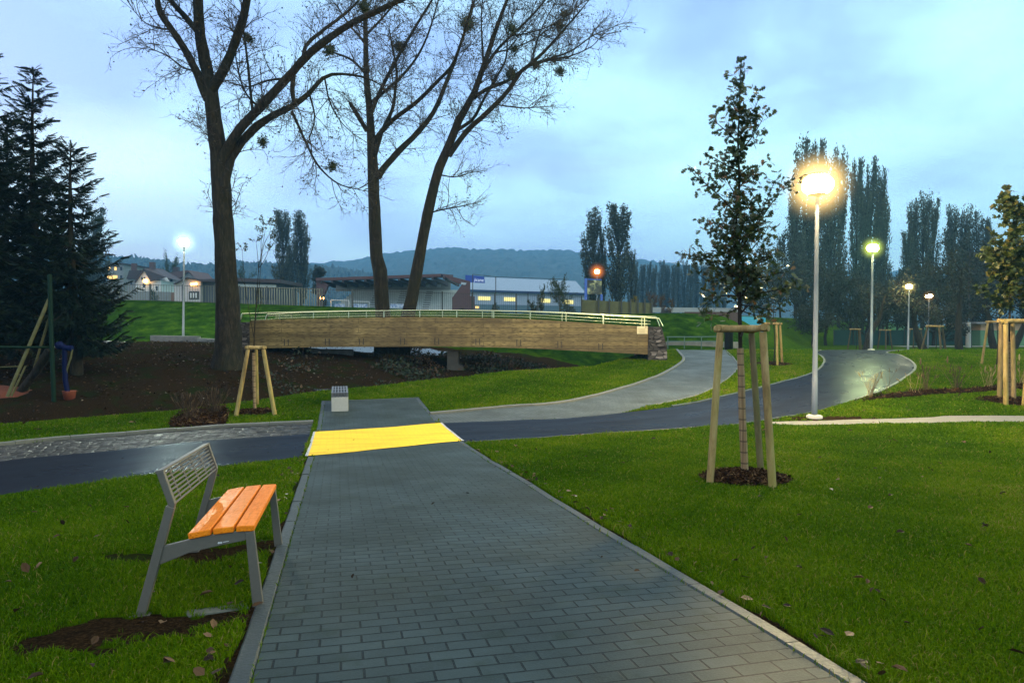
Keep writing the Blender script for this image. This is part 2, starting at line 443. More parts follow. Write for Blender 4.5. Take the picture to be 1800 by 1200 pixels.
def m_cobble():
    t = NT('cobbles'); v = coords(t, attr='pc')
    vo = t.n('ShaderNodeTexVoronoi', feature='DISTANCE_TO_EDGE'); vo.inputs['Scale'].default_value = 5.6; vo.inputs['Randomness'].default_value = .55; t.link(v, vo.inputs['Vector'])
    vc = t.n('ShaderNodeTexVoronoi', feature='F1'); vc.inputs['Scale'].default_value = 5.6; vc.inputs['Randomness'].default_value = .55; t.link(v, vc.inputs['Vector'])
    sx = t.n('ShaderNodeSeparateColor'); t.link(vc.outputs['Color'], sx.inputs[0])
    col = ramp(t, sx.outputs[0], [(0, (.018, .018, .017)), (.5, (.040, .041, .039)), (1, (.095, .09, .08))])
    e = maprange(t, vo.outputs['Distance'], .02, .11, 0, 1)
    n = noise(t, coords(t, 'World'), 60, 4)
    col = mix(t, e, (.018, .015, .01), col); col = mix(t, maprange(t, n, .4, .7, 0, .5), col, (.04, .04, .036))
    hh = t.n('ShaderNodeMath', operation='ADD'); t.link(maprange(t, vo.outputs['Distance'], 0, .3, 0, 1), hh.inputs[0]); t.link(maprange(t, n, 0, 1, 0, .15), hh.inputs[1])
    rg = maprange(t, sx.outputs[1], 0, 1, .3, .7)
    return finish(t, col, rg, 0, .10, bump(t, hh.outputs[0], 1.0, .03))
M_STONE = pm('edging_concrete', (.028, .039, .038), (.019, .027, .026), 6, .6, kind='World', bmp=.4)
M_STONEL = pm('pale_edging_concrete', (.135, .135, .115), (.085, .085, .07), 6, .6, kind='World', bmp=.4)
M_GRAV = pm('fine_gravel', (.15, .145, .125), (.10, .098, .085), 12, .8, kind='World', bmp=.5)
M_PALEPATH = pm('pale_concrete_path', (.33, .33, .31), (.22, .22, .21), 3, .6, kind='World', bmp=.3)
M_GREYROAD = pm('grey_road', (.10, .12, .14), (.07, .085, .1), 2, .35, kind='World', bmp=.2)
def m_yellow():
    t = NT('yellow_paint'); v = coords(t, 'World')
    n1 = noise(t, coords(t, attr='pc', scale=(.5, 2.2, 1)), 1.6, 6, .6, .3); n2 = noise(t, v, 120, 2); n3 = noise(t, v, 9, 4)
    col = ramp(t, n1, [(.3, (.90, .62, .032)), (.5, (.88, .58, .028)), (.72, (.66, .39, .018))])
    n5 = noise(t, v, 1.1, 6, .7); col = mix(t, maprange(t, n2, .5, .75, 0, .4), col, (.55, .36, .04)); col = mix(t, maprange(t, n3, .60, .72, 0, .55), col, (.45, .30, .05)); col = mix(t, maprange(t, n5, .55, .68, 0, .45), col, (.70, .40, .03))
    bk = t.n('ShaderNodeTexBrick'); t.link(coords(t, attr='pc'), bk.inputs['Vector'])
    for k_, x_ in (('Scale', 1.0), ('Mortar Size', .006), ('Brick Width', .236), ('Row Height', .118)): bk.inputs[k_].default_value = x_
    col = mix(t, maprange(t, bk.outputs['Fac'], 0, 1, 0, .30), col, (.30, .20, .03))
    return finish(t, col, .6, 0, .1, bump(t, n2, .35, .005))
M_WHITE = pm('white_road_paint', (.5, .5, .49), (.36, .36, .36), 8, .6, kind='World')

# main path, crossing and platform
s0, sA = -4.0, None
def line_s(p): return float(pc_of(p)[1])
cn_l, cn_r = ground(533, 803), ground(812, 776)     # near edge of the yellow crossing
cf_l, cf_r = ground(545, 760), ground(775, 744)     # far edge
snl, snr, sfl, sfr = map(line_s, (cn_l, cn_r, cf_l, cf_r))
se = line_s(ground(650, 704))
KW = .105
wli, wri = wl+KW, wr-KW
print('cross', snl, snr, sfl, sfr, 'end', se)
def pstrip(mb, sl0, sr0, sl1, sr1, a, b, n, m, dz, ends=None):
    A = np.array([pxy(a, sl0+(sl1-sl0)*q) for q in np.linspace(0, 1, n)]); B = np.array([pxy(b, sr0+(sr1-sr0)*q) for q in np.linspace(0, 1, n)])
    z0 = len(mb.V); strip(mb, A, B, n, m, dz, smooth=False)
    P = mb.V[z0]; q = pc_of(P); mb.P[z0] = np.c_[q[:, 0], q[:, 1], 0*q[:, 0]]
sl = lambda w: snl+(snr-snl)*(w-wl)/(wr-wl)
sf = lambda w: sfl+(sfr-sfl)*(w-wl)/(wr-wl)
mp_ = MB(); pstrip(mp_, s0, s0, sl(wli), sl(wri), wli, wri, 120, 16, .012)
pstrip(mp_, sf(wli), sf(wri), se, se, wli, wri, 60, 16, .012)
M_PAVE = m_pavers('dark_grey_pavers')
tag(mp_.build('footpath', M_PAVE), kind='structure')
my_ = MB(); pstrip(my_, sl(wl), sl(wr), sf(wl), sf(wr), wl, wr, 40, 30, .020)
tag(my_.build('yellow_crossing_surface', m_yellow()), kind='structure')
mk = MB()
for (w, side) in ((wl, 1), (wr, -1)):
    for (a, b) in ((s0, sl(w)-.05), (sf(w)+.05, se)):
        kerb(mk, [pxy(w, a+(b-a)*q) for q in np.linspace(0, 1, 30)], KW-.004, .018, side)
kerb(mk, [pxy(w, se) for w in np.linspace(wl, wr, 12)], KW, .028, -1)
mw = MB()
for w in (wl-.045, wr):
    A = [pxy(w, sl(w)+(sf(w)-sl(w))*q) for q in np.linspace(0, 1, 12)]; B = [pxy(w+.045, sl(w)+(sf(w)-sl(w))*q) for q in np.linspace(0, 1, 12)]
    strip(mw, A, B, 12, 1, .022)
tag(mw.build('road_marking_line', M_WHITE), kind='structure')

# asphalt cycle road
rn = gpts([(815, 778), (900, 772), (983, 767), (1133, 757), (1250, 749), (1340, 738.5), (1435, 723), (1498, 704), (1555, 683), (1589, 663), (1606, 648), (1601, 636), (1580, 624), (1560, 618.5)])
rf = gpts([(775, 744), (900, 739), (1000, 735), (1100, 725), (1183, 715), (1253, 702), (1353, 678), (1429, 656), (1450, 638), (1447, 627), (1436, 619)])
x1, x2 = rn[-1], rf[-1]
rn = np.concatenate([rn, [V3(25.5, 41, 0), V3(30, 50, 0), V3(35, 58, 0)]]); rf = np.concatenate([rf, [V3(18.6, 40, 0), V3(23.5, 49, 0), V3(29, 58, 0)]])
ln = gpts([(0, 871.5), (100, 858), (207, 843), (300, 831), (420, 817), (531, 804)]); lf = gpts([(0, 811.5), (100, 801), (207, 791.6), (344, 776), (450, 769), (545, 763)])
def ext(P, k=9):
    d = (P[0]-P[1])/np.linalg.norm((P[0]-P[1])[:2]); return np.concatenate([[P[0]+d*1.4*q for q in range(k, 0, -1)], P])
ln, lf = ext(ln), ext(lf)
ma = MB(); strip(ma, ln, lf, 90, 10, .010); strip(ma, rn, rf, 200, 12, .010)
tag(ma.build('asphalt_road', m_asphalt()), kind='structure')
kerb(mk, rf[4:12], .09, .035, -1); kerb(mk, rn[7:15], .1, .035, 1); kerb(mk, rn[0:7], .06, .02, 1)
# cobbled gutter on the left and its kerb
lk = ext(gpts([(0, 784), (100, 774), (207, 766), (320, 757), (413, 750), (551, 744)]))
mc = MB(); strip(mc, lf, lk, 90, 8, .006); tag(mc.build('cobbled_gutter', m_cobble()), kind='structure')
mkl = MB(); kerb(mkl, lk, .14, .07, -1)
# paved branch to the bridge
bl = gpts([(757, 729), (873, 718), (1000, 707), (1117, 677), (1167, 658), (1197, 640), (1204, 630), (1197, 621), (1188, 613)])
br_ = gpts([(776, 744), (900, 739), (1000, 735), (1090, 726), (1150, 711.6), (1229, 692.6), (1277, 666), (1296, 645), (1289, 630), (1277, 618)])
bl = np.concatenate([bl, [V3(9.2, 39.5, 0), V3(9.2, 40.4, 0)]]); br_ = np.concatenate([br_, [V3(12.7, 39.5, 0), V3(12.9, 40.4, 0)]])
mb2 = MB(); strip(mb2, bl, br_, 160, 12, .007); tag(mb2.build('paved_branch_path', m_pavers('branch_pavers', .214, .107, (.085, .100, .098))), kind='structure')
kerb(mkl, bl[:9], .12, .06, -1); kerb(mkl, br_[4:10], .06, .03, 1)
tag(mk.build('path_edging', M_STONE), kind='structure'); tag(mkl.build('path_kerb', M_STONEL), kind='structure')
# narrow gravel path, far pale path and grey road on the right, towpath beyond the stream
gu = np.concatenate([gpts([(1352, 741.5), (1450, 739.5), (1625, 734), (1800, 731)]), [V3(30, 17.2, 0)]]); gl = np.concatenate([gpts([(1352, 746), (1450, 747), (1625, 744), (1800, 742)]), [V3(30, 16.2, 0)]])
mg = MB(); strip(mg, gu, gl, 60, 3, .008); tag(mg.build('gravel_path', M_GRAV), kind='structure')
mpp = MB(); strip(mpp, [(40, 72, 0), (90, 72, 0)], [(40, 69.5, 0), (90, 69.5, 0)], 30, 2, .03, smooth=False); tag(mpp.build('pale_path', M_PALEPATH), kind='structure')
mrr = MB(); strip(mrr, [(40, 62, 0), (60, 58, 0), (90, 56, 0)], [(40, 59.5, 0), (60, 54, 0), (90, 51, 0)], 30, 2, .03); tag(mrr.build('grey_road', M_GREYROAD), kind='structure')
mt = MB(); strip(mt, [(-70, 38.6, 0), (-40, 39, 0), (-14, 38.8, 0), (-8, 38.6, 0), (-3.5, 38.3, 0)], [(-70, 34.5, 0), (-40, 35, 0), (-14, 35.2, 0), (-8, 35.2, 0), (-3.8, 35.6, 0)], 120, 6, .03); tag(mt.build('towpath', M_GREYROAD), kind='structure')

# bare soil patches round the bench feet
SOIL = []
for (px, py, rx, ry) in ((150, 1116, 130, 34), (270, 1100, 130, 26), (385, 1088, 70, 16), (245, 982, 80, 12), (350, 976, 100, 15), (445, 962, 70, 14)):
    c = ground(px, py); ex = ground(px+rx, py); ey = ground(px, py-ry)
    SOIL.append((c[0], c[1], abs(ex[0]-c[0]), abs(ey[1]-c[1])))
c = ground(1440, 737); SOIL.append((c[0]+.3, c[1]+.1, 1.6, .5))
def soil_mask(x, y):
    u = bank_u(x, y); edge = .35*np.sin(x*1.1)*np.sin(y*.9)+.2*np.sin(3.3*x+y)
    m = sstep(.2, .9, u+edge)*(1-sstep(40.0, 40.9, y+.3*edge))
    for (cx, cy, rx, ry) in SOIL:
        q = np.hypot((x-cx)/rx, (y-cy)/ry)+.22*np.sin(x*9+y*5)*np.sin(y*11-x*4)
        m = np.maximum(m, 1-sstep(.35, 1.25, q+.25*np.sin(23*x+7*y)*np.sin(29*y-9*x)))
    wq = x*pw[0]+y*pw[1]; sq = x*pd[0]+y*pd[1]; wob = .06+.06*np.sin(sq*2.3)+.05*np.sin(sq*5.9+1)
    for e, sg in ((wr, 1), (wl, -1)):
        dd = (wq-e)*sg; m = np.maximum(m, .8*(1-sstep(.0, 1, dd/np.maximum(.02, wob)))*(dd > -.05)*(sq < 12))
    return m
ys = np.concatenate([np.linspace(-14, 1.2, 30)[:-1], 1.2*1.0135**np.arange(0, 520)]); ys = ys[ys < 960]
nc = 560; tx = np.linspace(-1, 1, nc); tx = np.sign(tx)*(np.abs(tx)*.75+.25*np.abs(tx)**4)
X = tx[None]*(4+np.maximum(ys, 0)*1.35)[:, None]*np.where(ys < 120, 1, 1)[:, None]; Yg = np.broadcast_to(ys[:, None], X.shape)
Z = G(X, Yg); S = soil_mask(X, Yg)
i = np.arange(len(ys)-1)[:, None]*nc; j = np.arange(nc-1)[None]
gf = np.stack([i+j, i+j+1, i+nc+1+j, i+nc+j], -1).reshape(-1, 4)
mgd = MB(); DK_ = (sstep(39.5, 42, Yg)*(1-sstep(49, 56, Yg))); mgd.add(np.stack([X, Yg, Z], -1).reshape(-1, 3), gf, 0, S.ravel(), np.stack([DK_.ravel(), 0*DK_.ravel(), 0*DK_.ravel()], -1), smooth=True)
tag(mgd.build('ground', m_ground()), kind='structure')
# stream water in the ditch
wt = NT('stream_water'); wv = coords(wt, 'World')
M_WATER = finish(wt, (.01, .014, .014), .08, 0, .5, bump(wt, noise(wt, wv, 3, 3), .15, .02))
mwt = MB(); A = np.array([(p[0]-.7*1.9, p[1]+.7*1.9) for p in BANK[1:-1]]); B = np.array([(p[0]-.7*2.9, p[1]+.7*2.9) for p in BANK[1:-1]])
A = resample(A, 80); B = resample(B, 80)
v = np.concatenate([np.c_[A, np.full(80, -2.15)], np.c_[B, np.full(80, -2.15)]])
mwt.add(v, [(q, q+1, 81+q, 80+q) for q in range(79)], 0); tag(mwt.build('stream_water', M_WATER), kind='structure')
# ---------------------------------------------------------------- grass
MULCH = []      # (x,y,r) circles of bark mulch
def grass_blades():
    N = 2150000
    q = rng.random(N); y0, y1, e = 2.2, 39.0, .62
    y = (y0**(1-e)+q*(y1**(1-e)-y0**(1-e)))**(1/(1-e))
    x = (rng.random(N)*2-1)*(.93*y+1.9)
    keep = soil_mask(x, y)+rng.normal(0, .12, N) < .45
    keep &= bank_u(x, y) < .35
    x, y = x[keep], y[keep]
    bad = np.zeros(x.shape, bool)
    for p in POLYS: bad |= inpoly(x, y, p)
    for (cx, cy, r) in MULCH: bad |= np.hypot(x-cx, y-cy) < r*(.95+.08*np.sin(5*np.arctan2(y-cy, x-cx)))
    x, y = x[~bad], y[~bad]
    cl = np.sin(x*2.1+y*.7)*np.sin(y*1.9-x*.8)+.6*np.sin(x*5.3)*np.sin(y*4.7+1)
    n = len(x); print('blades', n)
    z = G(x, y)-.004
    h = (.026+.024*rng.random(n)+.012*cl*rng.random(n))*np.clip(1+(y-8)*.02, 1, 1.35)
    wq = x*pw[0]+y*pw[1]; ed = np.minimum(np.abs(wq-wr), np.abs(wq-wl)); h = h*(1+.9*np.exp(-(ed/.10)**2)*rng.random(n)+.35*np.clip(cl, 0, 1)*rng.random(n))
    tall = rng.random(n) < .03; h = np.where(tall, h*1.7, h)
    w = (.0018+.0013*rng.random(n))*np.maximum(1, y/4.2)
    th = rng.random(n)*2*math.pi; ph = rng.random(n)*2*math.pi; ln_ = h*(.25+.75*rng.random(n))
    bx, by = np.cos(th)*w, np.sin(th)*w; lx, ly = np.cos(ph)*ln_, np.sin(ph)*ln_
    z1 = z+h*.6; z2 = z+h*(.95-.3*rng.random(n))
    v = np.stack([np.stack([x-bx, y-by, z], 1), np.stack([x+bx, y+by, z], 1),
                  np.stack([x+bx*.8+lx*.35, y+by*.8+ly*.35, z1], 1), np.stack([x-bx*.8+lx*.35, y-by*.8+ly*.35, z1], 1),
                  np.stack([x+lx, y+ly, z2], 1)], 1)
    b = np.arange(n)[:, None]*5
    lo_ = np.sin(x*.55+1.1)*np.sin(y*.47+x*.2)+.6*np.sin(x*1.3-y*.9); a = np.clip(.5+.12*cl+.16*lo_+rng.normal(0, .19, n), 0, 1); a = np.where(rng.random(n) < .03, 1.0, a)
    mb = MB(); mb.add(v.reshape(-1, 3), [b+np.array([[0, 1, 2, 3]]), b+np.array([[3, 2, 4]])], 0, np.repeat(a, 5))
    m = leafmat('grass_blades', [(0, (.022, .066, .001)), (.4, (.055, .122, .001)), (.75, (.105, .172, .002)), (.97, (.16, .21, .008)), (1, (.22, .18, .05))], .6, .3, .02)
    tag(mb.build('grass', m), kind='stuff')
# leaf templates: x along the leaf, y across, z up
def leaf_simple():
    return np.array([(0, 0, 0), (.35, .32, .05), (.75, .22, .06), (1, 0, 0), (.75, -.22, .06), (.35, -.32, .05)], float), [(0, 1, 2, 3), (0, 3, 4, 5)]
def leaf_oak():
    h = [(0, .02), (.12, .07), (.2, .20), (.32, .24), (.36, .06), (.5, .32), (.64, .35), (.62, .07), (.78, .30), (.90, .29), (.86, .08), (1, .09)]
    v = [(x, y, .12*y) for x, y in h]+[(x, -y, .12*y) for x, y in h]
    n = len(h); return np.array(v, float), [(k, k+1, n+k+1, n+k) for k in range(n-1)]
def leaf_maple():
    h = [(0, .02), (.05, .25), (-.02, .5), (.2, .42), (.3, .62), (.42, .45), (.5, .5), (.5, .22), (.62, .3), (.72, .2), (.8, .24), (1, 0)]
    v = [(x, y, .15*y) for x, y in h]+[(x, -y, .15*y) for x, y in h]
    n = len(h); return np.array(v, float), [(k, k+1, n+k+1, n+k) for k in range(n-1)]
def leaf_spray():
    v = [(0, .03, 0), (0, -.03, 0)]; f = []
    for k in range(1, 6):
        x = k/6; w = .2*(1-.6*x)
        v += [(x+.08, w, -.03), (x, .035, 0), (x, -.035, 0), (x+.08, -w, -.03)]
    v.append((1.05, 0, .02))
    prev = (0, 1)
    for k in range(5):
        o = 2+k*4; f += [(prev[0], o, o+1), (prev[1], o+2, o+3), (prev[0], o+1, o+2, prev[1])]; prev = (o+1, o+2)
    f.append((prev[0], len(v)-1, prev[1])); return np.array(v, float), f
LEAF, OAK, MAPLE, SPRAY = leaf_simple(), leaf_oak(), leaf_maple(), leaf_spray()

def litter():
    mb = MB()
    def scatter(n, ylo, yhi, xf, test, smin, smax, alo, ahi, lift=.012):
        y = ylo+(yhi-ylo)*rng.random(n)**1.2; x = (rng.random(n)*2-1)*xf*y
        k = test(x, y); x, y = x[k], y[k]; n = len(x)
        D = rdir(n); D[:, 2] *= .35; N = rdir(n)*.45+np.array([0, 0, 1.0])
        C = np.stack([x, y, G(x, y)+lift+.02*rng.random(n)], 1)
        t = LEAF[0].copy(); t[:, 2] *= 3
        cards(mb, C, D, N, (smin+(smax-smin)*rng.random(n)), t, LEAF[1], 0, alo+(ahi-alo)*rng.random(n))
    onbank = lambda x, y: (bank_u(x, y) > .3) & (y < 39) & (np.sin(x*.9+y*.4)*np.sin(y*.8)+rng.normal(0, .5, len(x)) > -.3)
    scatter(26000, 15, 38, .85, onbank, .05, .13, 0, .72)
    scatter(800, 15, 36, .8, onbank, .05, .11, .88, 1)
    def onpave(x, y):
        r = np.zeros(x.shape, bool)
        for p in POLYS: r |= inpoly(x, y, p)
        return r
    lawn = lambda x, y: (bank_u(x, y) < .2) & ~onpave(x, y)
    scatter(150, 2.6, 14, .8, lawn, .035, .075, 0, .6, .045)
    scatter(26, 2.6, 12, .8, lawn, .04, .08, .6, .97, .05)
    scatter(300, 12, 36, .8, lawn, .06, .12, 0, .8, .05)
    scatter(70, 4.5, 20, .6, onpave, .02, .05, .0, .7, .02)
    scatter(14, 2.8, 7, .8, lawn, .055, .085, .3, .85, .05)
    # drift of leaves and crumbs against the path edge
    s = rng.uniform(2.5, 12, 130); w = np.where(rng.random(130) < .6, wr+np.abs(rng.normal(0, .12, 130)), wl-np.abs(rng.normal(0, .12, 130)))
    P = np.array([pxy(a, b) for a, b in zip(w, s)]); n = len(P)
    D = rdir(n); D[:, 2] *= .3
    cards(mb, np.c_[P, G(P[:, 0], P[:, 1])+.045], D, rdir(n)*.5+np.array([0, 0, 1.0]), .03+.05*rng.random(n), LEAF[0], LEAF[1], 0, rng.random(n)*.95)
    m = leafmat('dead_leaves', [(0, (.014, .009, .006)), (.45, (.045, .024, .012)), (.72, (.10, .055, .025)), (.88, (.22, .14, .08)), (1, (.5, .46, .38))], .6, .1, .1)
    tag(mb.build('fallen_leaves', m), kind='stuff')

# ---------------------------------------------------------------- trees
M_BARK = barkmat('poplar_bark', (.022, .0165, .011), (.05, .04, .024), 5, 1.0)
M_BARKD = barkmat('dark_bark', (.022, .017, .012), (.045, .036, .024), 6)
M_TWIG = pm('twigs', (.03, .022, .015), (.05, .036, .022), 4, .8, bmp=0)
M_DRYLEAF = leafmat('last_poplar_leaves', [(0, (.012, .012, .008)), (.6, (.04, .03, .012)), (.9, (.10, .065, .02)), (1, (.16, .09, .02))], .5, .35)
M_MISTLE = leafmat('mistletoe_leaves', [(0, (.02, .034, .012)), (.6, (.045, .06, .02)), (1, (.09, .085, .03))], .5, .2)

def wander(P, amp):
    n = len(P); L = np.linalg.norm(np.diff(P, axis=0), axis=1).sum()
    o = np.cumsum(rng.normal(0, 1, (n, 3)), axis=0); o -= np.linspace(0, 1, n)[:, None]*o[-1]
    return P+o*amp*L/n
def grow(P0, T0, n, lmin, lmax, r0, ang, up=.25, k=5, curl=.5, bias=None):
    """n children from each start: starts P0 [m,3], tangents T0 [m,3] -> P [m*n,k,3], R"""
    m = len(P0); P0 = np.repeat(P0, n, 0); T0 = np.repeat(T0, n, 0); r0 = np.repeat(np.broadcast_to(r0, (m,)), n)
    q = rdir(m*n); q -= (q*T0).sum(1, keepdims=True)*T0; q /= np.maximum(np.linalg.norm(q, axis=1, keepdims=True), 1e-6)
    a = R(ang)*(.7+.6*rng.random((m*n, 1)))
    D = T0*np.cos(a)+q*np.sin(a); D[:, 2] += up
    if bias is not None: D = D+bias
    D /= np.linalg.norm(D, axis=1, keepdims=True)
    L = lmin+(lmax-lmin)*rng.random(m*n); bend = rdir(m*n)*curl
    P = [P0]
    for i in range(1, k):
        D = D+bend/(k-1)+rng.normal(0, .12, D.shape); D /= np.linalg.norm(D, axis=1, keepdims=True)
        P.append(P[-1]+D*(L/(k-1))[:, None])
    P = np.stack(P, 1); rr = r0[:, None]*np.linspace(1, .35, k)[None]
    return P, rr
def pick(P, per, lo=.15, hi=1.0, r=None):
    """random starts on tubes P [n,k,3]: returns points, tangents, radii"""
    n, k, _ = P.shape
    t = lo+(hi-lo)*rng.random((n, per)); i = np.minimum((t*(k-1)).astype(int), k-2); f = t*(k-1)-i
    A = P[np.arange(n)[:, None], i]; B = P[np.arange(n)[:, None], i+1]
    pt = A+(B-A)*f[..., None]; T = (B-A)/np.maximum(np.linalg.norm(B-A, axis=2, keepdims=True), 1e-6)
    return pt.reshape(-1, 3), T.reshape(-1, 3)
def bare_tree(name, label, base_px, D, trunk, limbs, mist, twig_start=.25, dens=1.0):
    """trunk / limbs: lists of [(px,py,rpx)...] traced on the photograph at depth D (metres); limbs swing out of that plane"""
    b = ground(*base_px, dmin=5, dmax=60) if D is None else None
    if D is None: D = b[1]
    x0 = at(base_px[0], base_px[1], D); base = V3(x0[0], D, g1(x0[0], D)-.05)
    root = thing(name, label, 'tree', base)
    tb = MB(); LP = []
    for ti, tr in enumerate(trunk):
        a = resample(np.array(tr, float), 26)
        P = np.array([at(p[0], p[1], D) for p in a]); P[:, 1] += .15*np.sin(np.linspace(0, 3, 26)+ti)
        if ti == 0 or True: P[0] = P[0]*.2+np.array([P[0][0]*.8, P[0][1]*.8, (base[2]-.1)*.8])
        rr = a[:, 2]*D/F
        tube(tb, P, rr, 18, 0, jitter=.045)
        LP.append((P, rr, .5))
    for li, lb in enumerate(limbs):
        a = resample(np.array(lb, float), 22); slope = rng.uniform(-.45, .45)
        d0 = D+.15*np.sin(li); t = np.linspace(0, 1, 22)
        L = np.hypot(*(a[-1, :2]-a[0, :2]))*D/F
        dep = D+slope*L*t**1.3
        P = np.array([at(p[0], p[1], d) for p, d in zip(a, dep)]); rr = np.maximum(a[:, 2], .35)*dep/F
        tube(tb, P, rr, 10 if a[0, 2] > 3 else 7, 0, jitter=.05)
        LP.append((P, rr, .12))
    tb.build('trunk', M_BARK, root)
    cr = MB(); lf = MB(); ends = []
    for (P, rr, st) in LP:
        L = np.linalg.norm(np.diff(P, axis=0), axis=1).sum()
        n = max(2, int(L*2.6*dens*(1-st)))
        s, T = pick(P[None], n, st, 1.0)
        pr = np.interp(rng.random(n), [0, 1], [.012, .026])
        A, ra = grow(s, T, 1, .7, 2.0, pr, 48, .12, 7, .7); btubes(cr, A, ra, 5)
        s2, T2 = pick(A, 6, .12); B, rb = grow(s2, T2, 1, .35, 1.0, .010, 45, .08, 5, .9); btubes(cr, B, rb, 3)
        s3, T3 = pick(B, 4, .2); C, rc = grow(s3, T3, 1, .15, .5, .006, 42, .12, 4, .9); btubes(cr, C, rc, 3)
        # leader continues in thin shoots beyond the limb's end
        A, ra = grow(P[-1:], norm(P[-1]-P[-2])[None], 5, .6, 1.6, .012, 22, .1, 6, .5); btubes(cr, A, ra, 4)
        s3, T3 = pick(A, 7, .2); E, re_ = grow(s3, T3, 1, .2, .6, .006, 40, .1, 4, .9); btubes(cr, E, re_, 3)
        ends.append(C[:, -1]); ends.append(E[:, -1]); ends.append(C[:, 2])
    E = np.concatenate(ends); k = rng.random(len(E)) < .30; E = E[k]; n = len(E)
    D_ = rdir(n); D_[:, 2] -= .6
    cards(lf, E, D_, rdir(n), .05+.055*rng.random(n), LEAF[0], LEAF[1])
    cr.build('crown', M_TWIG, root); lf.build('foliage', M_DRYLEAF, root)
    for (mx, my_, mr) in mist:
        c = at(mx, my_, D+rng.uniform(-.8, .8)); r = mr*D/F; q = MB()
        n = int(40+420*r); dd = rdir(n)
        P = np.stack([c+dd*0, c+dd*r*.5+rng.normal(0, .04, (n, 3)), c+dd*r*(.45+.65*rng.random((n, 1)))], 1)
        btubes(q, P, np.full((n, 3), .007)*np.array([1, .8, .5]), 3, 0, .3+rng.random(n)*.5)
        m = int(n*1.6); ii = rng.integers(0, n, m)
        cards(q, P[ii, 2]*.75+P[ii, 1]*.25+rng.normal(0, .05, (m, 3)), dd[ii]+rdir(m)*.8, rdir(m), .05+.04*rng.random(m), LEAF[0], LEAF[1])
        ball(q, c, r*.55, 8, 6, 0, .3)
        q.build('mistletoe', M_MISTLE, root)
    return root

bare_tree('poplar_tree', 'big bare forked tree on the brown bank left of the wooden bridge', (402, 645), None,
  [[(402, 648, 29), (401, 615, 24), (400, 560, 20.5), (394, 460, 18), (390, 388, 16.5), (385, 310, 15.8), (382, 262, 14.5), (375, 210, 12.8), (371, 168, 12.2), (369, 145, 11)]],
  [[(366, 175, 8.5), (357, 158, 7.5), (346, 128, 7), (323, 84, 6.2), (300, 50, 5.6), (280, 19, 5), (274, -25, 4.2), (262, -80, 3)],
   [(370, 150, 10.5), (366, 136, 10.5), (358, 97, 9.8), (351, 58, 9.2), (348, 0, 8.5), (346, -60, 7)],
   [(350, 60, 6), (344, 52, 5.4), (323, 27, 4.8), (299, 0, 4.4), (275, -35, 3.4)],
   [(369, 170, 9), (375, 153, 8.5), (393, 124, 8.2), (412, 78, 7.6), (428, 30, 7), (436, -15, 6.4), (445, -70, 5)],
   [(388, 285, 10), (396, 268, 8.6), (420, 229, 8.2), (459, 187, 7.8), (506, 136, 7.2), (545, 93, 6.6), (583, 64, 6), (622, 39, 5.4), (661, 21, 4.8), (700, 2, 4.4), (745, -18, 3.6)],
   [(392, 330, 9), (398, 308, 8.4), (409, 272, 7.8), (440, 233, 7), (475, 206, 6.2), (513, 187, 5.2), (545, 163, 4.2), (564, 140, 3.4), (591, 130, 2.7), (640, 136, 1.8), (670, 150, .9)],
   [(513, 196, 2.6), (525, 222, 2.4), (537, 249, 2.1), (560, 292, 1.7), (595, 323, 1.2), (638, 335, .6)],
   [(516, 132, 4), (514, 160, 4), (518, 184, 3.6)],
   [(444, 196, 2.6), (440, 156, 2.4), (436, 117, 2.2), (428, 50, 1.5), (424, 10, .9)],
   [(532, 104, 3.4), (540, 78, 3.2), (570, 52, 2.8), (612, 20, 2.2), (640, -10, 1.5)],
   [(455, 190, 1.8), (430, 160, 1.6), (416, 110, 1.2), (412, 60, .7)],
   [(502, 138, 2.2), (470, 142, 1.8), (440, 152, 1.2), (418, 150, .6)],
   [(544, 165, 1.8), (553, 205, 1.4), (545, 240, 1), (535, 268, .6)],
   [(345, 126, 1.8), (320, 118, 1.4), (296, 100, 1.1), (262, 84, .7)],
   [(302, 52, 2), (280, 50, 1.5), (255, 40, 1), (236, 20, .6)],
   [(571, 139, 1.6), (580, 180, 1.3), (600, 215, .9), (622, 236, .5)]],
  [(462, 182, 17), (580, 88, 13), (640, 12, 15), (436, 68, 12), (462, 250, 10), (585, 292, 9)], dens=1.35)
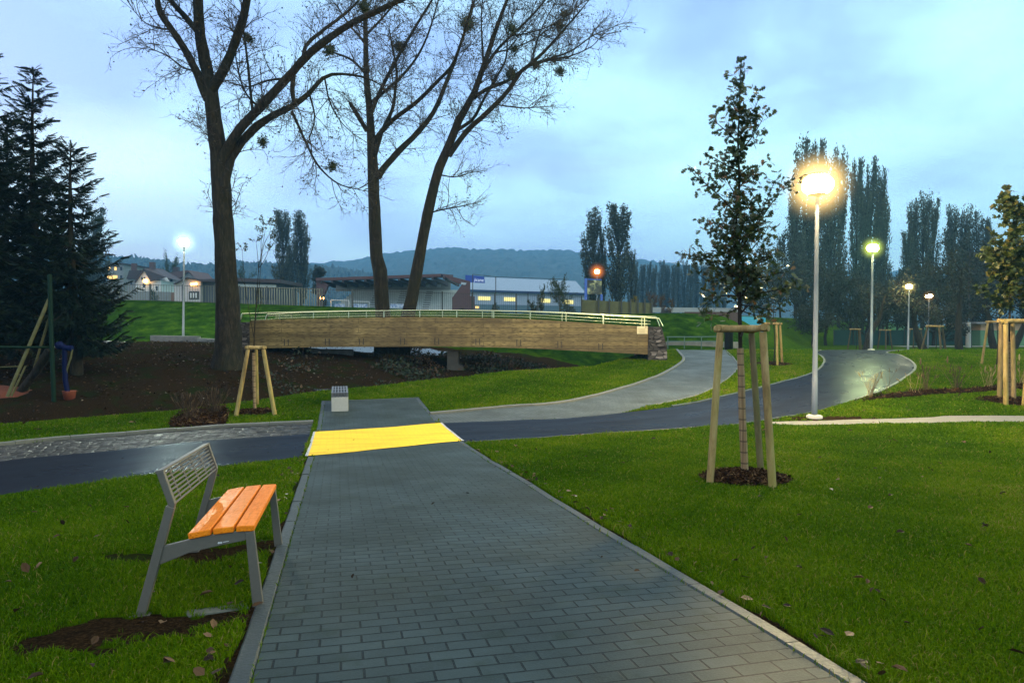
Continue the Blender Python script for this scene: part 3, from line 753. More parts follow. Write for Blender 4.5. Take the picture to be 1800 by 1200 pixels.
bare_tree('poplar_tree', 'twin stemmed bare tree leaning right behind the middle of the wooden bridge', (690, 628), None,
  [[(682, 634, 27), (678, 610, 20), (672, 545, 12.5), (667, 473, 12.2), (660, 440, 11), (655.5, 319, 9.8), (651, 233, 7), (648, 187, 6), (643, 136, 5), (642, 51, 4), (640, -30, 3)],
   [(697, 634, 24), (706, 600, 15), (719, 545, 11.5), (735, 460, 9.6), (752, 372, 9), (771, 296, 8), (787, 260, 7.4), (809, 205, 6.6), (830, 171, 5.6), (850, 117, 4.6), (877, 39, 3.4), (894, -5, 2.8), (910, -60, 1.8)]],
  [[(655, 251, 4.6), (687, 214, 4), (733, 179, 3.6), (772, 140, 3), (796, 113, 2.6), (815, 60, 2), (830, 8, 1.3)],
   [(664, 312, 6.4), (671, 300, 6), (702, 265, 5.4), (737, 230, 4.8), (764, 194, 4.2), (788, 136, 3.4), (799, 109, 3), (815, 62, 2.3), (830, 20, 1.6), (838, -30, .9)],
   [(658, 278, 4), (671, 233, 3.6), (690, 191, 3), (696, 148, 2.5), (697, 120, 2.1), (689, 80, 1.6), (684, 50, 1)],
   [(652, 180, 3), (687, 152, 2.6), (718, 121, 2.2), (741, 86, 1.9), (757, 47, 1.6), (772, -5, 1)],
   [(651, 204, 3.6), (667, 163, 3.3), (687, 124, 3), (706, 89, 2.7), (733, 43, 2.3), (762, -4, 1.8), (785, -50, 1)],
   [(645, 230, 4.2), (628, 202, 3.8), (615, 181, 3.2)],
   [(643, 130, 2.4), (617, 105, 2), (578, 88, 1.4), (555, 60, .8)],
   [(645, 60, 2.2), (665, 40, 1.9), (700, 0, 1.4)], [(641, 75, 2), (615, 45, 1.6), (590, 8, 1.1)],
   [(788, 274, 5), (823, 228, 4.6), (850, 204, 4.3), (889, 165, 3.8), (916, 126, 3.3), (932, 113, 3), (959, 89, 2.5), (990, 54, 1.8), (1017, 23, 1.2), (1040, -5, .7)],
   [(790, 262, 4.2), (800, 233, 3.4), (831, 210, 2.8), (850, 175, 2.3), (870, 140, 2), (889, 105, 1.7), (893, 60, 1.2), (905, 20, .7)],
   [(826, 176, 3.6), (858, 156, 3.2), (893, 142, 2.7), (912, 128, 2.4), (934, 112, 1.8)],
   [(838, 150, 3.2), (850, 124, 2.9), (873, 89, 2.6), (900, 62, 2.3), (928, 35, 1.9), (959, 0, 1.3), (975, -25, .8)],
   [(932, 113, 2), (967, 103, 1.7), (1005, 89, 1.4), (1044, 62, 1), (1083, 46, .6)],
   [(931, 116, 1.8), (967, 106, 1.5), (1002, 99, 1.2), (1037, 84, .8), (1052, 70, .5)],
   [(755, 374, 1.5), (780, 368, 1.3), (803, 364, 1), (832, 358, .6)], [(776, 308, 1.3), (800, 311, 1), (825, 304, .6)],
   [(866, 183, 1.4), (900, 188, 1.2), (926, 190, .9), (948, 188, .5)], [(850, 118, 2), (848, 80, 1.7), (846, 30, 1.2), (850, -10, .7)],
   [(935, 108, 1.6), (945, 70, 1.3), (962, 30, .9), (985, -5, .6)], [(900, 63, 1.5), (930, 58, 1.2), (980, 40, .9), (1020, 8, .5)],
   [(873, 92, 1.5), (905, 84, 1.2), (950, 62, .9), (1000, 20, .5)]],
  [(898, 131, 16), (984, 46, 13), (992, 26, 9), (974, 105, 9), (985, 125, 10), (900, 50, 11), (905, 86, 8), (822, 42, 19), (702, 82, 16), (942, 116, 7)], dens=1.6)

# ---- spruces at the left edge
M_NEEDLE = leafmat('spruce_needles', [(0, (.004, .010, .007)), (.6, (.009, .020, .011)), (1, (.018, .034, .015))], .6, .1, .2)
def spruce(label, px, D, top_py, free, rmax, seed, gap=.28):
    b = at(px, 600, D); base = V3(b[0], D, g1(b[0], D)-.05); H = at(px, top_py, D)[2]-base[2]
    root = thing('spruce_tree', label, 'tree', base, 'dark spruces at the left edge')
    tb = MB(); tz = np.linspace(0, H, 14); P = np.stack([base[0]+.08*np.sin(tz*.5+seed), base[1]+0*tz, base[2]+tz], 1)
    tube(tb, P, np.linspace(.15+.008*H, .012, 14), 10, jitter=.04); tb.build('trunk', M_BARKD, root)
    c = MB(); z = free
    while z < H-.15:
        q = (z-free)/(H-free); L = rmax*(1-q)**.85*(.8+.3*rng.random())+.12
        if q < .12: L *= .75+2*q
        for _ in range(rng.integers(7, 10)):
            th = rng.random()*2*math.pi; l = L*(.6+.5*rng.random()); t = np.linspace(0, 1, 9)
            dr = V3(math.cos(th), math.sin(th), 0); slope = -.35+.75*q+rng.normal(0, .08)
            zz = l*(slope*t-.22*(1-q)*np.sin(t*math.pi)+.20*(1-q*.4)*t**3)
            B = base+V3(.08*math.sin(z*.5+seed), 0, z+rng.normal(0, .05))+dr*(t*l)[:, None]+np.array([0, 0, 1.0])*zz[:, None]
            tube(c, B, np.linspace(.022, .006, 9)*(.5+l*.5), 4, 0, 0.0, caps=False)
            n = max(12, int(l*72)); tt = .12+.88*rng.random(n)**.8; i = np.minimum((tt*8).astype(int), 7); f = tt*8-i
            C = B[i]+(B[i+1]-B[i])*f[:, None]; T = B[np.minimum(i+1, 8)]-B[i]; T /= np.linalg.norm(T, axis=1, keepdims=True)
            side = np.cross(T, [0, 0, 1.0])*rng.choice([-1, 1], n)[:, None]
            Dv = T*.8+side*(.3+.6*rng.random((n, 1)))+np.array([0, 0, -1.0])*rng.random((n, 1))+rng.normal(0, .15, (n, 3))
            sl_ = (.20+.24*rng.random(n))*(1-.6*tt)*min(1.2, .5+l*.5)
            cards(c, C, Dv, rdir(n)*.7+np.array([0, 0, 1.0]), sl_, SPRAY[0], SPRAY[1], 1)
            cards(c, B[-1:].repeat(3, 0), T[:1].repeat(3, 0)+rng.normal(0, .3, (3, 3))+dr, rdir(3)+np.array([0, 0, 1.0]), .25+.15*rng.random(3), SPRAY[0], SPRAY[1], 1)
        z += gap*(.7+.6*rng.random())
    tip = base+V3(0, 0, H)
    m = 8; cards(c, np.repeat(tip[None]-np.array([0, 0, .3]), m, 0), rdir(m)*.5+np.array([0, 0, .9]), rdir(m), .25+.1*rng.random(m), SPRAY[0], SPRAY[1], 1)
    c.build('crown', [M_BARKD, M_NEEDLE], root)
spruce('tallest spruce with its whole pointed top in view at the left edge', 66, 25.5, 118, 1.4, 2.35, 1)
spruce('shorter spruce with upturned branch tips, nearest the white left lamp', 131, 24, 246, 1.4, 2.25, 2)
spruce('dense spruce with a low bushy top between the tall one and the photo edge', 16, 27, 205, 1.0, 2.3, 3)
spruce('spruce cut off by the left photo edge, only branch tips showing', -62, 22.5, -60, 1.8, 2.6, 4)
# ---------------------------------------------------------------- young trees, stakes, mulch
M_STAKE = barkmat('peeled_pine_stake', (.30, .20, .075), (.42, .31, .14), 4, .25)
M_STAKED = barkmat('weathered_stake', (.17, .12, .06), (.27, .19, .10), 4, .3)
M_STAKEF = barkmat('far_dark_stake', (.09, .065, .035), (.14, .10, .055), 4, .3)  # darker copy of the stake colour for distant tripods
M_STRAP = pm('black_strap', (.012, .012, .012), rough=.6)
M_REED = None
def m_reed():
    t = NT('reed_mat'); v = coords(t, 'Object', scale=(70, 70, 1.2)); f = noise(t, v, 1.0, 3)
    v2 = coords(t); s = t.n('ShaderNodeTexWave', wave_type='BANDS', bands_direction='Z'); s.inputs['Scale'].default_value = 2.2; t.link(v2, s.inputs['Vector'])
    col = ramp(t, f, [(.3, (.10, .06, .03)), (.5, (.26, .17, .085)), (.7, (.36, .26, .14))])
    col = mix(t, maprange(t, s.outputs['Fac'], .93, .99, 0, .8), col, (.05, .035, .02))
    return finish(t, col, .85, 0, .2, bump(t, f, .8, .01))
M_REED = m_reed()
M_MULCH = pm('bark_mulch', (.030, .014, .007), (.010, .006, .004), 30, .9, spec=.02, bmp=.9, bd=.03)
M_CHIP = leafmat('bark_chips', [(0, (.010, .006, .004)), (.5, (.032, .015, .007)), (.85, (.065, .034, .015)), (1, (.14, .09, .04))], .8, 0, .03)
def chips(mb, C, smin, smax, mi):
    n = len(C); t = np.array([(-.5, -.14, 0), (.5, -.1, .03), (.45, .13, 0), (-.5, .1, .04)]); D = rdir(n); D[:, 2] *= .5
    cards(mb, C, D, rdir(n)*.8+np.array([0, 0, 1.0]), smin+(smax-smin)*rng.random(n), t, [(0, 1, 2, 3)], mi)
def mulch_mound(c, r, h, label, n=1500):
    mb = MB(); nr, na = 10, 40; v = []; f = []
    for i in range(nr+1):
        for j in range(na):
            th = 2*math.pi*j/na; q = i/nr; rr = r*q*(1+.1*math.sin(3*th+c[0])+.06*math.sin(7*th))
            x, y = c[0]+rr*math.cos(th), c[1]+rr*math.sin(th)
            v.append((x, y, g1(x, y)+h*(1-q**2.2)-.03*q+(.02*rng.normal() if 0 < i < nr else 0)))
    for i in range(nr):
        for j in range(na):
            k = (j+1) % na; f.append((i*na+j, (i+1)*na+j, (i+1)*na+k, i*na+k))
    mb.add(v, f, 0, smooth=True)
    q = np.sqrt(rng.random(n)); th = rng.random(n)*2*math.pi; x = c[0]+r*1.04*q*np.cos(th); y = c[1]+r*1.04*q*np.sin(th)
    chips(mb, np.stack([x, y, G(x, y)+h*np.clip(1-q**2.2, 0, 1)+.01+.02*rng.random(n)], 1), .03, .10, 1)
    MULCH.append((c[0], c[1], r))
    return tag(mb.build('mulch_mound', [M_MULCH, M_CHIP], origin=c), label, 'mulch bed', kind='stuff')
def stakes(label, posts, bars, rp, rb, mats=None, strap=None, group='wooden tripods staking young trees'):
    """posts: (bottom, top) points; bars: index pairs joined at the top"""
    c = np.mean([p[0] for p in posts], 0)
    root = thing('tree_stakes', label, 'tree stakes', c, group)
    for i, (a, b) in enumerate(posts):
        mb = MB(); d = norm(b-a); k = rp*(.95+.1*rng.random())
        tube(mb, np.array([a-d*.15, a+(b-a)*.33, a+(b-a)*.66, b-d*.02, b]), np.array([1.05, 1.02, 1, .97, .9])*k, 12, jitter=.02)
        mb.build('post', (mats or [M_STAKE]*9)[i], root)
    for (i, j) in bars:
        a, b = posts[i][1].copy(), posts[j][1].copy(); d = norm(b-a)
        a = a-d*rb*1.7+V3(0, 0, rb*1.0); b = b+d*rb*1.7+V3(0, 0, rb*1.0)
        if j != 1 or i != 0: a += V3(0, 0, rb*.35)
        mb = MB(); tube(mb, np.array([a, a*.66+b*.34, a*.34+b*.66, b]), np.array([.97, 1, 1, .95])*rb, 12, jitter=.02)
        mb.build('crossbar', M_STAKE, root)
    if strap is not None:
        mb = MB(); s, tr = strap; th = np.linspace(0, 2*math.pi, 18)
        tube(mb, np.stack([s[0]+tr*np.cos(th), s[1]+tr*np.sin(th), s[2]+.01*np.sin(th*2)], 1), .014, 6, caps=False)
        tube(mb, np.array([s+V3(0, -tr, 0), s+V3(.01, -tr-.02, -.03), s+V3(-.01, -tr-.01, -.1)]), .014, 6)
        mb.build('strap', M_STRAP, root)
    return root
def leafy_tree(name, label, base, leader, limbs, D, r0, wrap_py, leafT, lsz, nlf, lmat, tw=(.12, .4), depth=.6, cone=None, cat='young tree', trunk_top=None, ndens=1.0):
    root = thing(name, label, cat, base)
    tb = MB(); a = resample(np.array(leader, float), 26); P = np.array([at(q[0], q[1], D) for q in a]); P[0] = base-V3(0, 0, .05)
    P[:, 1] += .03*np.sin(np.linspace(0, 5, 26)); rr = np.linspace(r0, .006, 26)
    tube(tb, P, rr, 10, jitter=.03); LB = [(P, .42)]
    for lb in limbs:
        q = resample(np.array(lb, float), 12); k = rng.uniform(-1, 1)*depth; t = np.linspace(0, 1, 12)
        L = np.hypot(*(q[-1]-q[0]))*D/F; B = np.array([at(x[0], x[1], D+k*L*tt) for x, tt in zip(q, t)])
        tube(tb, B, np.linspace(.010, .003, 12)*(r0/.035), 6); LB.append((B, .12))
    tb.build('trunk', M_BARKD, root)
    if wrap_py:
        w = MB(); q = P[P[:, 2] < at(0, wrap_py, D)[2]]; tube(w, q, np.linspace(r0*1.35, r0*1.2, len(q)), 14, jitter=.04); w.build('reed_wrap', M_REED, root)
    lf = MB(); CC = []; DD = []
    extra = cone or []
    for (z0, z1, w0, w1, n) in extra:          # branches all round, between two heights in the photo
        for _ in range(n):
            q = rng.random(); py = z0+(z1-z0)*q; s = P[np.argmin(np.abs(P[:, 2]-at(0, py, D)[2]))]
            w = (w0+(w1-w0)*q)*D/F*(.5+.6*rng.random()); th = rng.random()*2*math.pi; t = np.linspace(0, 1, 8)
            B = s+np.stack([w*t*math.cos(th), w*t*math.sin(th), w*(1.1*t**.9+.25*rng.normal()*t)], 1)
            tube(tb2, B, np.linspace(.007, .0025, 8)*(r0/.035), 5); LB.append((B, .2))
    for (B, st) in LB:
        L = np.linalg.norm(np.diff(B, axis=0), axis=1).sum(); n = max(3, int(L*nlf*ndens))
        s, T = pick(B[None], n, st, 1.0); A, ra = grow(s, T, 1, tw[0]*.4, tw[1]*.55, .0022*(r0/.035), 50, .15, 4, .4); btubes(tb2, A, ra, 3)
        for q in (1, 2, 3): CC.append(A[:, q]); DD.append(A[:, q]-A[:, q-1])
        CC.append(A[:, 3]); DD.append(A[:, 3]-A[:, 2]+rng.normal(0, .02, A[:, 3].shape))
    C = np.concatenate(CC); Dv = np.concatenate(DD); Dv /= np.maximum(np.linalg.norm(Dv, axis=1, keepdims=True), 1e-6)
    Dv = Dv*.6+rdir(len(C))*.8+np.array([0, 0, -.15]); N = rdir(len(C))*.8+np.array([0, -.2, .8])
    cards(lf, C, Dv, N, lsz[0]+(lsz[1]-lsz[0])*rng.random(len(C)), leafT[0], leafT[1])
    return root, lf
# the oak in front
M_OAKLEAF = leafmat('oak_leaves', [(0, (.013, .026, .007)), (.5, (.030, .054, .012)), (.85, (.060, .080, .018)), (.96, (.11, .07, .02)), (1, (.16, .07, .02))], .38, .3, .5)
ob = ground(1310, 842); D = ob[1]; tb2 = MB()
oak, lf = leafy_tree('young_oak_tree', 'young oak with lobed dark leaves, staked on the front lawn', ob,
  [(1310, 842), (1305, 700), (1302, 575), (1300, 450), (1293, 400), (1299, 330), (1296, 260), (1298, 200), (1300, 150), (1300, 124)],
  [[(1300, 470), (1270, 465), (1235, 455), (1212, 448), (1190, 446)], [(1298, 380), (1265, 345), (1235, 318), (1222, 300), (1208, 290)], [(1298, 300), (1275, 290), (1256, 278), (1240, 270)],
   [(1297, 250), (1278, 232), (1262, 218), (1252, 207)], [(1298, 240), (1312, 225), (1325, 195), (1333, 175)], [(1297, 270), (1315, 250), (1332, 225), (1341, 208)],
   [(1300, 430), (1330, 395), (1355, 360), (1372, 335), (1387, 316)], [(1302, 440), (1325, 400), (1340, 370), (1362, 318)], [(1298, 330), (1318, 310), (1330, 300), (1336, 290)],
   [(1301, 500), (1330, 490), (1360, 482), (1385, 478)], [(1301, 520), (1335, 515), (1370, 508), (1405, 492)], [(1301, 535), (1330, 540), (1360, 545), (1380, 538)],
   [(1301, 520), (1270, 520), (1245, 530), (1232, 545)], [(1300, 480), (1270, 490), (1248, 495), (1225, 480)], [(1299, 430), (1275, 420), (1255, 405), (1240, 385)],
   [(1301, 540), (1285, 548), (1262, 556), (1245, 552)], [(1302, 545), (1320, 552), (1335, 555)], [(1299, 350), (1285, 330), (1275, 310)], [(1299, 460), (1320, 440), (1340, 415), (1350, 400)]],
  D, .036, 598, OAK, (.052, .10), 25, M_OAKLEAF, cone=[(550, 420, 66, 46, 26), (420, 250, 34, 18, 12), (250, 140, 14, 7, 7)])
tb2.build('crown', M_BARKD, oak); lf.build('foliage', M_OAKLEAF, oak)
pa, pb, pc_ = ground(1248, 849), ground(1358, 857), ground(1337, 824)
ta = at(1266, 584, pa[1]+.12); tbp = at(1341, 583, pb[1]+.06); tc = at(1321, 586, pc_[1]-.12)
stakes('tall pale wooden tripod round the oak on the front lawn', [(pa, ta), (pb, tbp), (pc_, tc)], [(0, 1), (1, 2), (0, 2)], .044, .043, [M_STAKE, M_STAKE, M_STAKED], (at(1302, 578, D), .045))
mulch_mound(ground(1310, 842), .55, .10, 'dark bark mulch heap at the foot of the oak on the front lawn', 2600)
# bare sapling on the left
sb = ground(448, 722); D = sb[1]; tb2 = MB()
M_SAPLEAF = leafmat('ash_leaflets', [(0, (.012, .022, .008)), (1, (.04, .06, .02))], .5, .25)
sap = thing('sapling_tree', 'thin bare sapling with leaf tufts only at its tips, left of the bridge', 'young tree', sb); tm = MB(); tips = []
for L in ([(448, 722), (447, 640), (447, 590), (450, 540), (455, 470), (462, 430), (468, 395)], [(448, 600), (440, 560), (432, 510), (428, 470), (426, 440)], [(451, 540), (456, 500), (458, 470), (462, 450), (474, 440)],
          [(455, 478), (453, 450), (450, 425)], [(458, 460), (464, 430), (474, 410), (477, 392)], [(456, 470), (466, 455), (472, 440), (476, 420)], [(448, 560), (455, 545), (462, 520)], [(430, 500), (424, 490), (421, 480)], [(459, 450), (459, 425), (462, 410)]):
    a = resample(np.array(L, float), 14); dd = D+rng.uniform(-.3, .3)*np.linspace(0, 1, 14); P = np.array([at(q[0], q[1], d) for q, d in zip(a, dd)])
    r = .022 if L[0][1] > 700 else .010
    tube(tm, P, np.linspace(r, .004, 14), 7, jitter=.05); tips.append(P[-1])
tm.build('trunk', M_BARKD, sap); lf = MB(); cr = MB()
for i, tp in enumerate(tips):
    if i in (6, 7): continue
    n = 5 if i else 8
    A, ra = grow(np.repeat(tp[None], 1, 0), V3(0, 0, 1)[None], n, .15, .35, .004, 60, .1, 5, .7); btubes(cr, A, ra, 3)
    s, T = pick(A, 9, .3); cards(lf, s, T*.5+rdir(len(s)), rdir(len(s)), .05+.04*rng.random(len(s)), LEAF[0]*np.array([1, .6, 1]), LEAF[1])
cr.build('crown', M_TWIG, sap); lf.build('foliage', M_SAPLEAF, sap)
w = MB(); P = np.array([sb+V3(0, 0, z) for z in np.linspace(-.02, 1.55, 6)]); P[:, 0] -= np.linspace(0, .02, 6); tube(w, P, .042, 12, jitter=.05); w.build('reed_wrap', M_REED, sap)
pa, pb, pc_ = ground(415, 731), ground(483, 729), ground(452, 712)
stakes('slim wooden tripod round the bare sapling beside the cobbled gutter', [(pa, at(436, 614, pa[1]+.15)), (pb, at(463, 614, pb[1]+.12)), (pc_, at(450, 613, pc_[1]-.25))], [(0, 1), (1, 2), (0, 2)], .052, .045, None, (at(447, 609, sb[1]), .05))
mulch_mound(ground(447, 724), .55, .05, 'dark mulch patch under the bare sapling', 700)
# maple at the right edge
mbp = ground(1776, 700); D = mbp[1]; tb2 = MB()
M_MAPLELEAF = leafmat('maple_leaves', [(0, (.016, .030, .006)), (.5, (.040, .062, .010)), (.85, (.085, .10, .018)), (1, (.17, .13, .03))], .42, .35, .45)
mp2, lf = leafy_tree('young_maple_tree', 'young maple with broad leaves cut by the right photo edge', mbp,
  [(1776, 700), (1776, 560), (1777, 460), (1774, 390), (1765, 345)],
  [[(1777, 540), (1750, 525), (1730, 515), (1722, 508)], [(1777, 500), (1755, 480), (1742, 470)], [(1776, 450), (1755, 430), (1742, 410), (1738, 405)], [(1776, 420), (1795, 380), (1805, 345)], [(1775, 400), (1760, 375), (1752, 360)],
   [(1777, 520), (1800, 500), (1830, 480)], [(1777, 470), (1805, 440), (1830, 410)], [(1777, 540), (1800, 535), (1840, 525)], [(1777, 530), (1760, 535), (1745, 540)]],
  D, .045, 590, MAPLE, (.09, .16), 18, M_MAPLELEAF, cone=[(545, 450, 50, 40, 22), (450, 350, 34, 14, 16)])
tb2.build('crown', M_BARKD, mp2); lf.build('foliage', M_MAPLELEAF, mp2)
q1, q2, q3, q4 = ground(1757, 702), ground(1768, 712), ground(1782, 704), ground(1800, 712)
stakes('sturdy wooden stake frame round the maple at the right edge', [(q1, at(1760, 568, q1[1])), (q2, at(1768, 569, q2[1])), (q3, at(1780, 568, q3[1]+.3)), (q4, at(1812, 568, q4[1]))], [(0, 1), (1, 3), (2, 3), (0, 2)], .062, .06, [M_STAKED, M_STAKE, M_STAKED, M_STAKE])
mulch_mound(ground(1785, 706), .95, .08, 'dark mulch heap under the maple at the right edge', 1200)
# farther staked trees: bare whips inside their tripods
def far_tripod(px, py, D, h, rb, rt, rot, label, rp=.045, whip=2.4, n=3, wlabel=None, mats=None):
    g = at(px, py, D); c = V3(g[0], D, g1(g[0], D)); ps = []
    for i in range(n):
        th = rot+2*math.pi*i/n; x, y = c[0]+rb*math.cos(th), c[1]+rb*math.sin(th); ps.append((V3(x, y, g1(x, y)), V3(c[0]+rt*math.cos(th), c[1]+rt*math.sin(th), c[2]+h)))
    stakes(label, ps, [(i, (i+1) % n) for i in range(n)], rp, rp, [M_STAKEF]*9 if D > 40 else None)
    if whip:
        r = thing('sapling_tree', wlabel, 'young tree', c); mb = MB(); P = np.array([c+V3(.04*math.sin(z*2), 0, z) for z in np.linspace(-.05, whip, 10)])
        tube(mb, P, np.linspace(.03, .008, 10), 7); mb.build('trunk', M_BARKD, r); cr = MB(); s, T = pick(P[None], 16, .5); A, ra = grow(s, T, 1, .3, .9, .006, 40, .3, 5, .5); btubes(cr, A, ra, 3)
        s2, T2 = pick(A, 8, .2); cards(cr, s2, T2+rdir(len(s2)), rdir(len(s2)), .05+.05*rng.random(len(s2)), LEAF[0], LEAF[1], 1); cr.build('crown', [M_TWIG, M_SAPLEAF], r)
    return c
c = far_tripod(1360, 640, ground(1360, 640)[1], 1.75, .52, .36, .45, 'wooden tripod on the grass wedge between paved branch and asphalt', .05, 3.0, wlabel='thin sapling on the grass wedge behind the oak')
mulch_mound(c, .8, .07, 'dark mulch patch on the grass wedge between paved branch and asphalt', 500)
far_tripod(1645, 620, 50, 1.75, .95, .55, .3, 'wide wooden tripod beside the leaning dark trunk', .07, 3.0, wlabel='thin sapling inside the wide tripod by the leaning trunk')
far_tripod(1505, 605, 62, 1.8, .7, .45, .7, 'faint pale tripod just left of the greenish lamp pole', .06, 2.8, wlabel='faint sapling left of the greenish lamp pole')
far_tripod(1608, 607, 64, 1.8, .8, .5, 1.2, 'faint grey tripod before the dark green screen, right of the third lamp', .06, 2.8, wlabel='orange tinted sapling before the dark green screen')
far_tripod(1556, 606, 64, 1.7, .7, .45, .1, 'dim greenish tripod right of the greenish lamp pole', .06, 2.6, wlabel='dim sapling right of the greenish lamp pole')
far_tripod(1752, 641, 30, 1.85, .55, .35, 2.4, 'wooden tripod standing behind the stake frame of the maple', .05, 2.6, wlabel='sapling behind the maple at the right edge')

# mulch strip with dry perennial stalks on the right, and the planted bed on the left
def mulch_bed(poly, label, n):
    P = gpts(poly); mb = MB(); c = P.mean(0); pts = resample(np.concatenate([P, P[:1]]), 60, False)
    rings = [1, .93, .8, .55, .25, 0]; v = []; f = []
    for q in rings:
        for p in pts[:-1]:
            x, y = c[0]+(p[0]-c[0])*q, c[1]+(p[1]-c[1])*q; v.append((x, y, g1(x, y)-.02+(.07*min(1, (1-q)*8))+.012*rng.normal()*(q < 1)))
    m = 59
    for i in range(5):
        for j in range(m): f.append((i*m+j, i*m+(j+1) % m, (i+1)*m+(j+1) % m, (i+1)*m+j))
    mb.add(v, f, 0, smooth=True)
    k = 0; lo, hi = P.min(0), P.max(0); x = rng.uniform(lo[0], hi[0], n*4); y = rng.uniform(lo[1], hi[1], n*4); s = inpoly(x, y, P); x, y = x[s][:n], y[s][:n]
    chips(mb, np.stack([x, y, G(x, y)+.06+.02*rng.random(len(x))], 1), .04, .12, 1)
    POLYS.append(P)
    return tag(mb.build('mulch_bed', [M_MULCH, M_CHIP], origin=c), label, 'mulch bed', kind='stuff')
mulch_bed([(1500, 707), (1535, 695), (1610, 687), (1700, 684), (1800, 675), (1830, 674), (1830, 681), (1800, 684), (1700, 691), (1610, 697)], 'long thin strip of dark bark mulch with dry stalks, right of the asphalt bend', 1500)
mulch_bed([(296, 752), (300, 738), (318, 727), (350, 718), (395, 716), (404, 726), (398, 747), (350, 751)], 'dark mulch bed with dry grasses beside the cobbled gutter', 1500)
M_DRY = leafmat('dry_stalks', [(0, (.10, .06, .025)), (.5, (.24, .16, .07)), (1, (.42, .32, .16))], .7, .2)
M_DRYD = leafmat('brown_stalks', [(0, (.03, .018, .009)), (.5, (.07, .04, .02)), (1, (.16, .10, .05))], .7, .2)
def dry_tuft(px, py, h, n, label, mat=M_DRY, spread=.25, head=False):
    c = ground(px, py); mb = MB(); s = c+np.c_[rng.normal(0, .06, (n, 2)), np.full(n, .02)]; d = rng.normal(0, spread, (n, 3)); d[:, 2] = 1
    t = np.linspace(0, 1, 5); hh = h*(.5+.5*rng.random(n)); dr = rng.normal(0, .12, (n, 3)); dr[:, 2] = -.1
    P = s[:, None]+d[:, None]*(t[None, :, None]*hh[:, None, None])+dr[:, None]*(t[None, :, None]**2*hh[:, None, None])
    btubes(mb, P, np.linspace(.006, .003, 5)[None]*np.ones((n, 1)), 3, 0, rng.random(n))
    k = rng.integers(0, n, n*2); cards(mb, P[k, 3], d[k], rdir(n*2), (.10+.1*rng.random(n*2)), LEAF[0]*np.array([1, .25, 1]), LEAF[1])
    if head:
        i = int(np.argmax(hh)); lathe(mb, P[i, 4]-V3(0, 0, .05), [(.004, 0), (.022, .05), (.028, .12), (.018, .2), (.002, .25)], 8, 0, .95)
    return tag(mb.build('dry_grass_tuft', mat, origin=c), label, 'dry grass', 'dry tufts in the mulch beds')
dry_tuft(1530, 698, .95, 26, 'pale dry tuft at the asphalt edge, leftmost of the right mulch strip')
dry_tuft(1557, 690, .95, 7, 'sparse dark twiggy tuft against the asphalt bend', M_DRYD)
dry_tuft(1609, 692, .8, 9, 'dry tuft with a leaning stem, just right of the asphalt bend', spread=.35)
dry_tuft(1628, 687, .95, 26, 'brown dry tuft topped by a pale seed head', M_DRYD, .2, True)
dry_tuft(1682, 684, 1.0, 30, 'wide dry tuft with a seed head in the middle of the mulch strip', M_DRYD, .3, True)
dry_tuft(1738, 682, .9, 20, 'dry tuft left of the maple stakes'); dry_tuft(1796, 676, .95, 24, 'dry tuft at the right photo edge behind the maple stakes', M_DRY, .3, True)
dry_tuft(332, 738, .75, 46, 'left brown grass tuft in the bed by the cobbles', M_DRYD, .32); dry_tuft(377, 728, .8, 46, 'right brown grass tuft in the bed by the cobbles', M_DRYD, .32)

# ---------------------------------------------------------------- bench
M_BENCH = pm('grey_powder_coat', (.125, .110, .090), (.105, .094, .078), 30, .5, metal=.1, bmp=.1, bd=.002)
def m_orange():
    t = NT('orange_slat_lacquer'); v = coords(t); f = noise(t, coords(t, 'Object', scale=(1, 1, 1)), 30, 4)
    dv = t.n('ShaderNodeTexVoronoi', feature='F1'); dv.inputs['Scale'].default_value = 55; t.link(v, dv.inputs['Vector'])
    col = ramp(t, f, [(.3, (.86, .24, .010)), (.7, (.70, .17, .008))])
    dr = maprange(t, dv.outputs['Distance'], .18, .42, 1, 0)
    wet = maprange(t, noise(t, v, 5, 3), .45, .6, 0, 1); mm = t.n('ShaderNodeMath', operation='MULTIPLY'); t.link(dr, mm.inputs[0]); t.link(wet, mm.inputs[1])
    vr = t.n('ShaderNodeVectorRotate', rotation_type='Z_AXIS'); vr.inputs['Angle'].default_value = -math.atan2(pd[1], pd[0]); t.link(t.n('ShaderNodeTexCoord').outputs['Object'], vr.inputs['Vector'])
    mg_ = t.n('ShaderNodeMapping'); mg_.inputs['Scale'].default_value = (2.5, 70, 70); t.link(vr.outputs[0], mg_.inputs['Vector']); gr = noise(t, mg_.outputs[0], 1.0, 5, .6)
    col = mix(t, maprange(t, gr, .5, .68, 0, .55), col, (.50, .11, .006))
    return finish(t, col, maprange(t, f, .3, .7, .34, .5), 0, .08, bump(t, mm.outputs[0], .8, .006))
M_ORANGE = m_orange(); M_LOGO = pm('white_print', (.75, .75, .75), rough=.5, bmp=0)
F1 = ground(452, 1066); F2 = ground(491, 957); ax = norm(V3(pd[0], pd[1], (F2-F1)[2]/np.linalg.norm((F2-F1)[:2]))); Lb = float(np.dot(F2-F1, ax)); bb = V3(-pw[0], -pw[1], 0)
nb = np.cross(bb, [0, 0, 1.0])
def onplane(px, py, off=0.0):
    d = ray(px, py); o = V3(0, 0, CZ); p0 = F1+ax*off; return o+d*(np.dot(p0-o, nb)/np.dot(d, nb))
print('bench', F1, F2, Lb)
bench = thing('park_bench', 'orange slatted bench with grey steel frame at the left path edge', 'bench', F1)
legF = [(431, 936), (446, 933), (463, 1069), (444, 1068)]
rail = [(283, 961), (333, 948.5), (372, 940.5), (410, 935.5), (440, 934), (431, 950), (391, 958), (333, 971.5), (275, 995)]
legR = [(237, 1084), (254, 1084), (306, 893), (291, 889)]
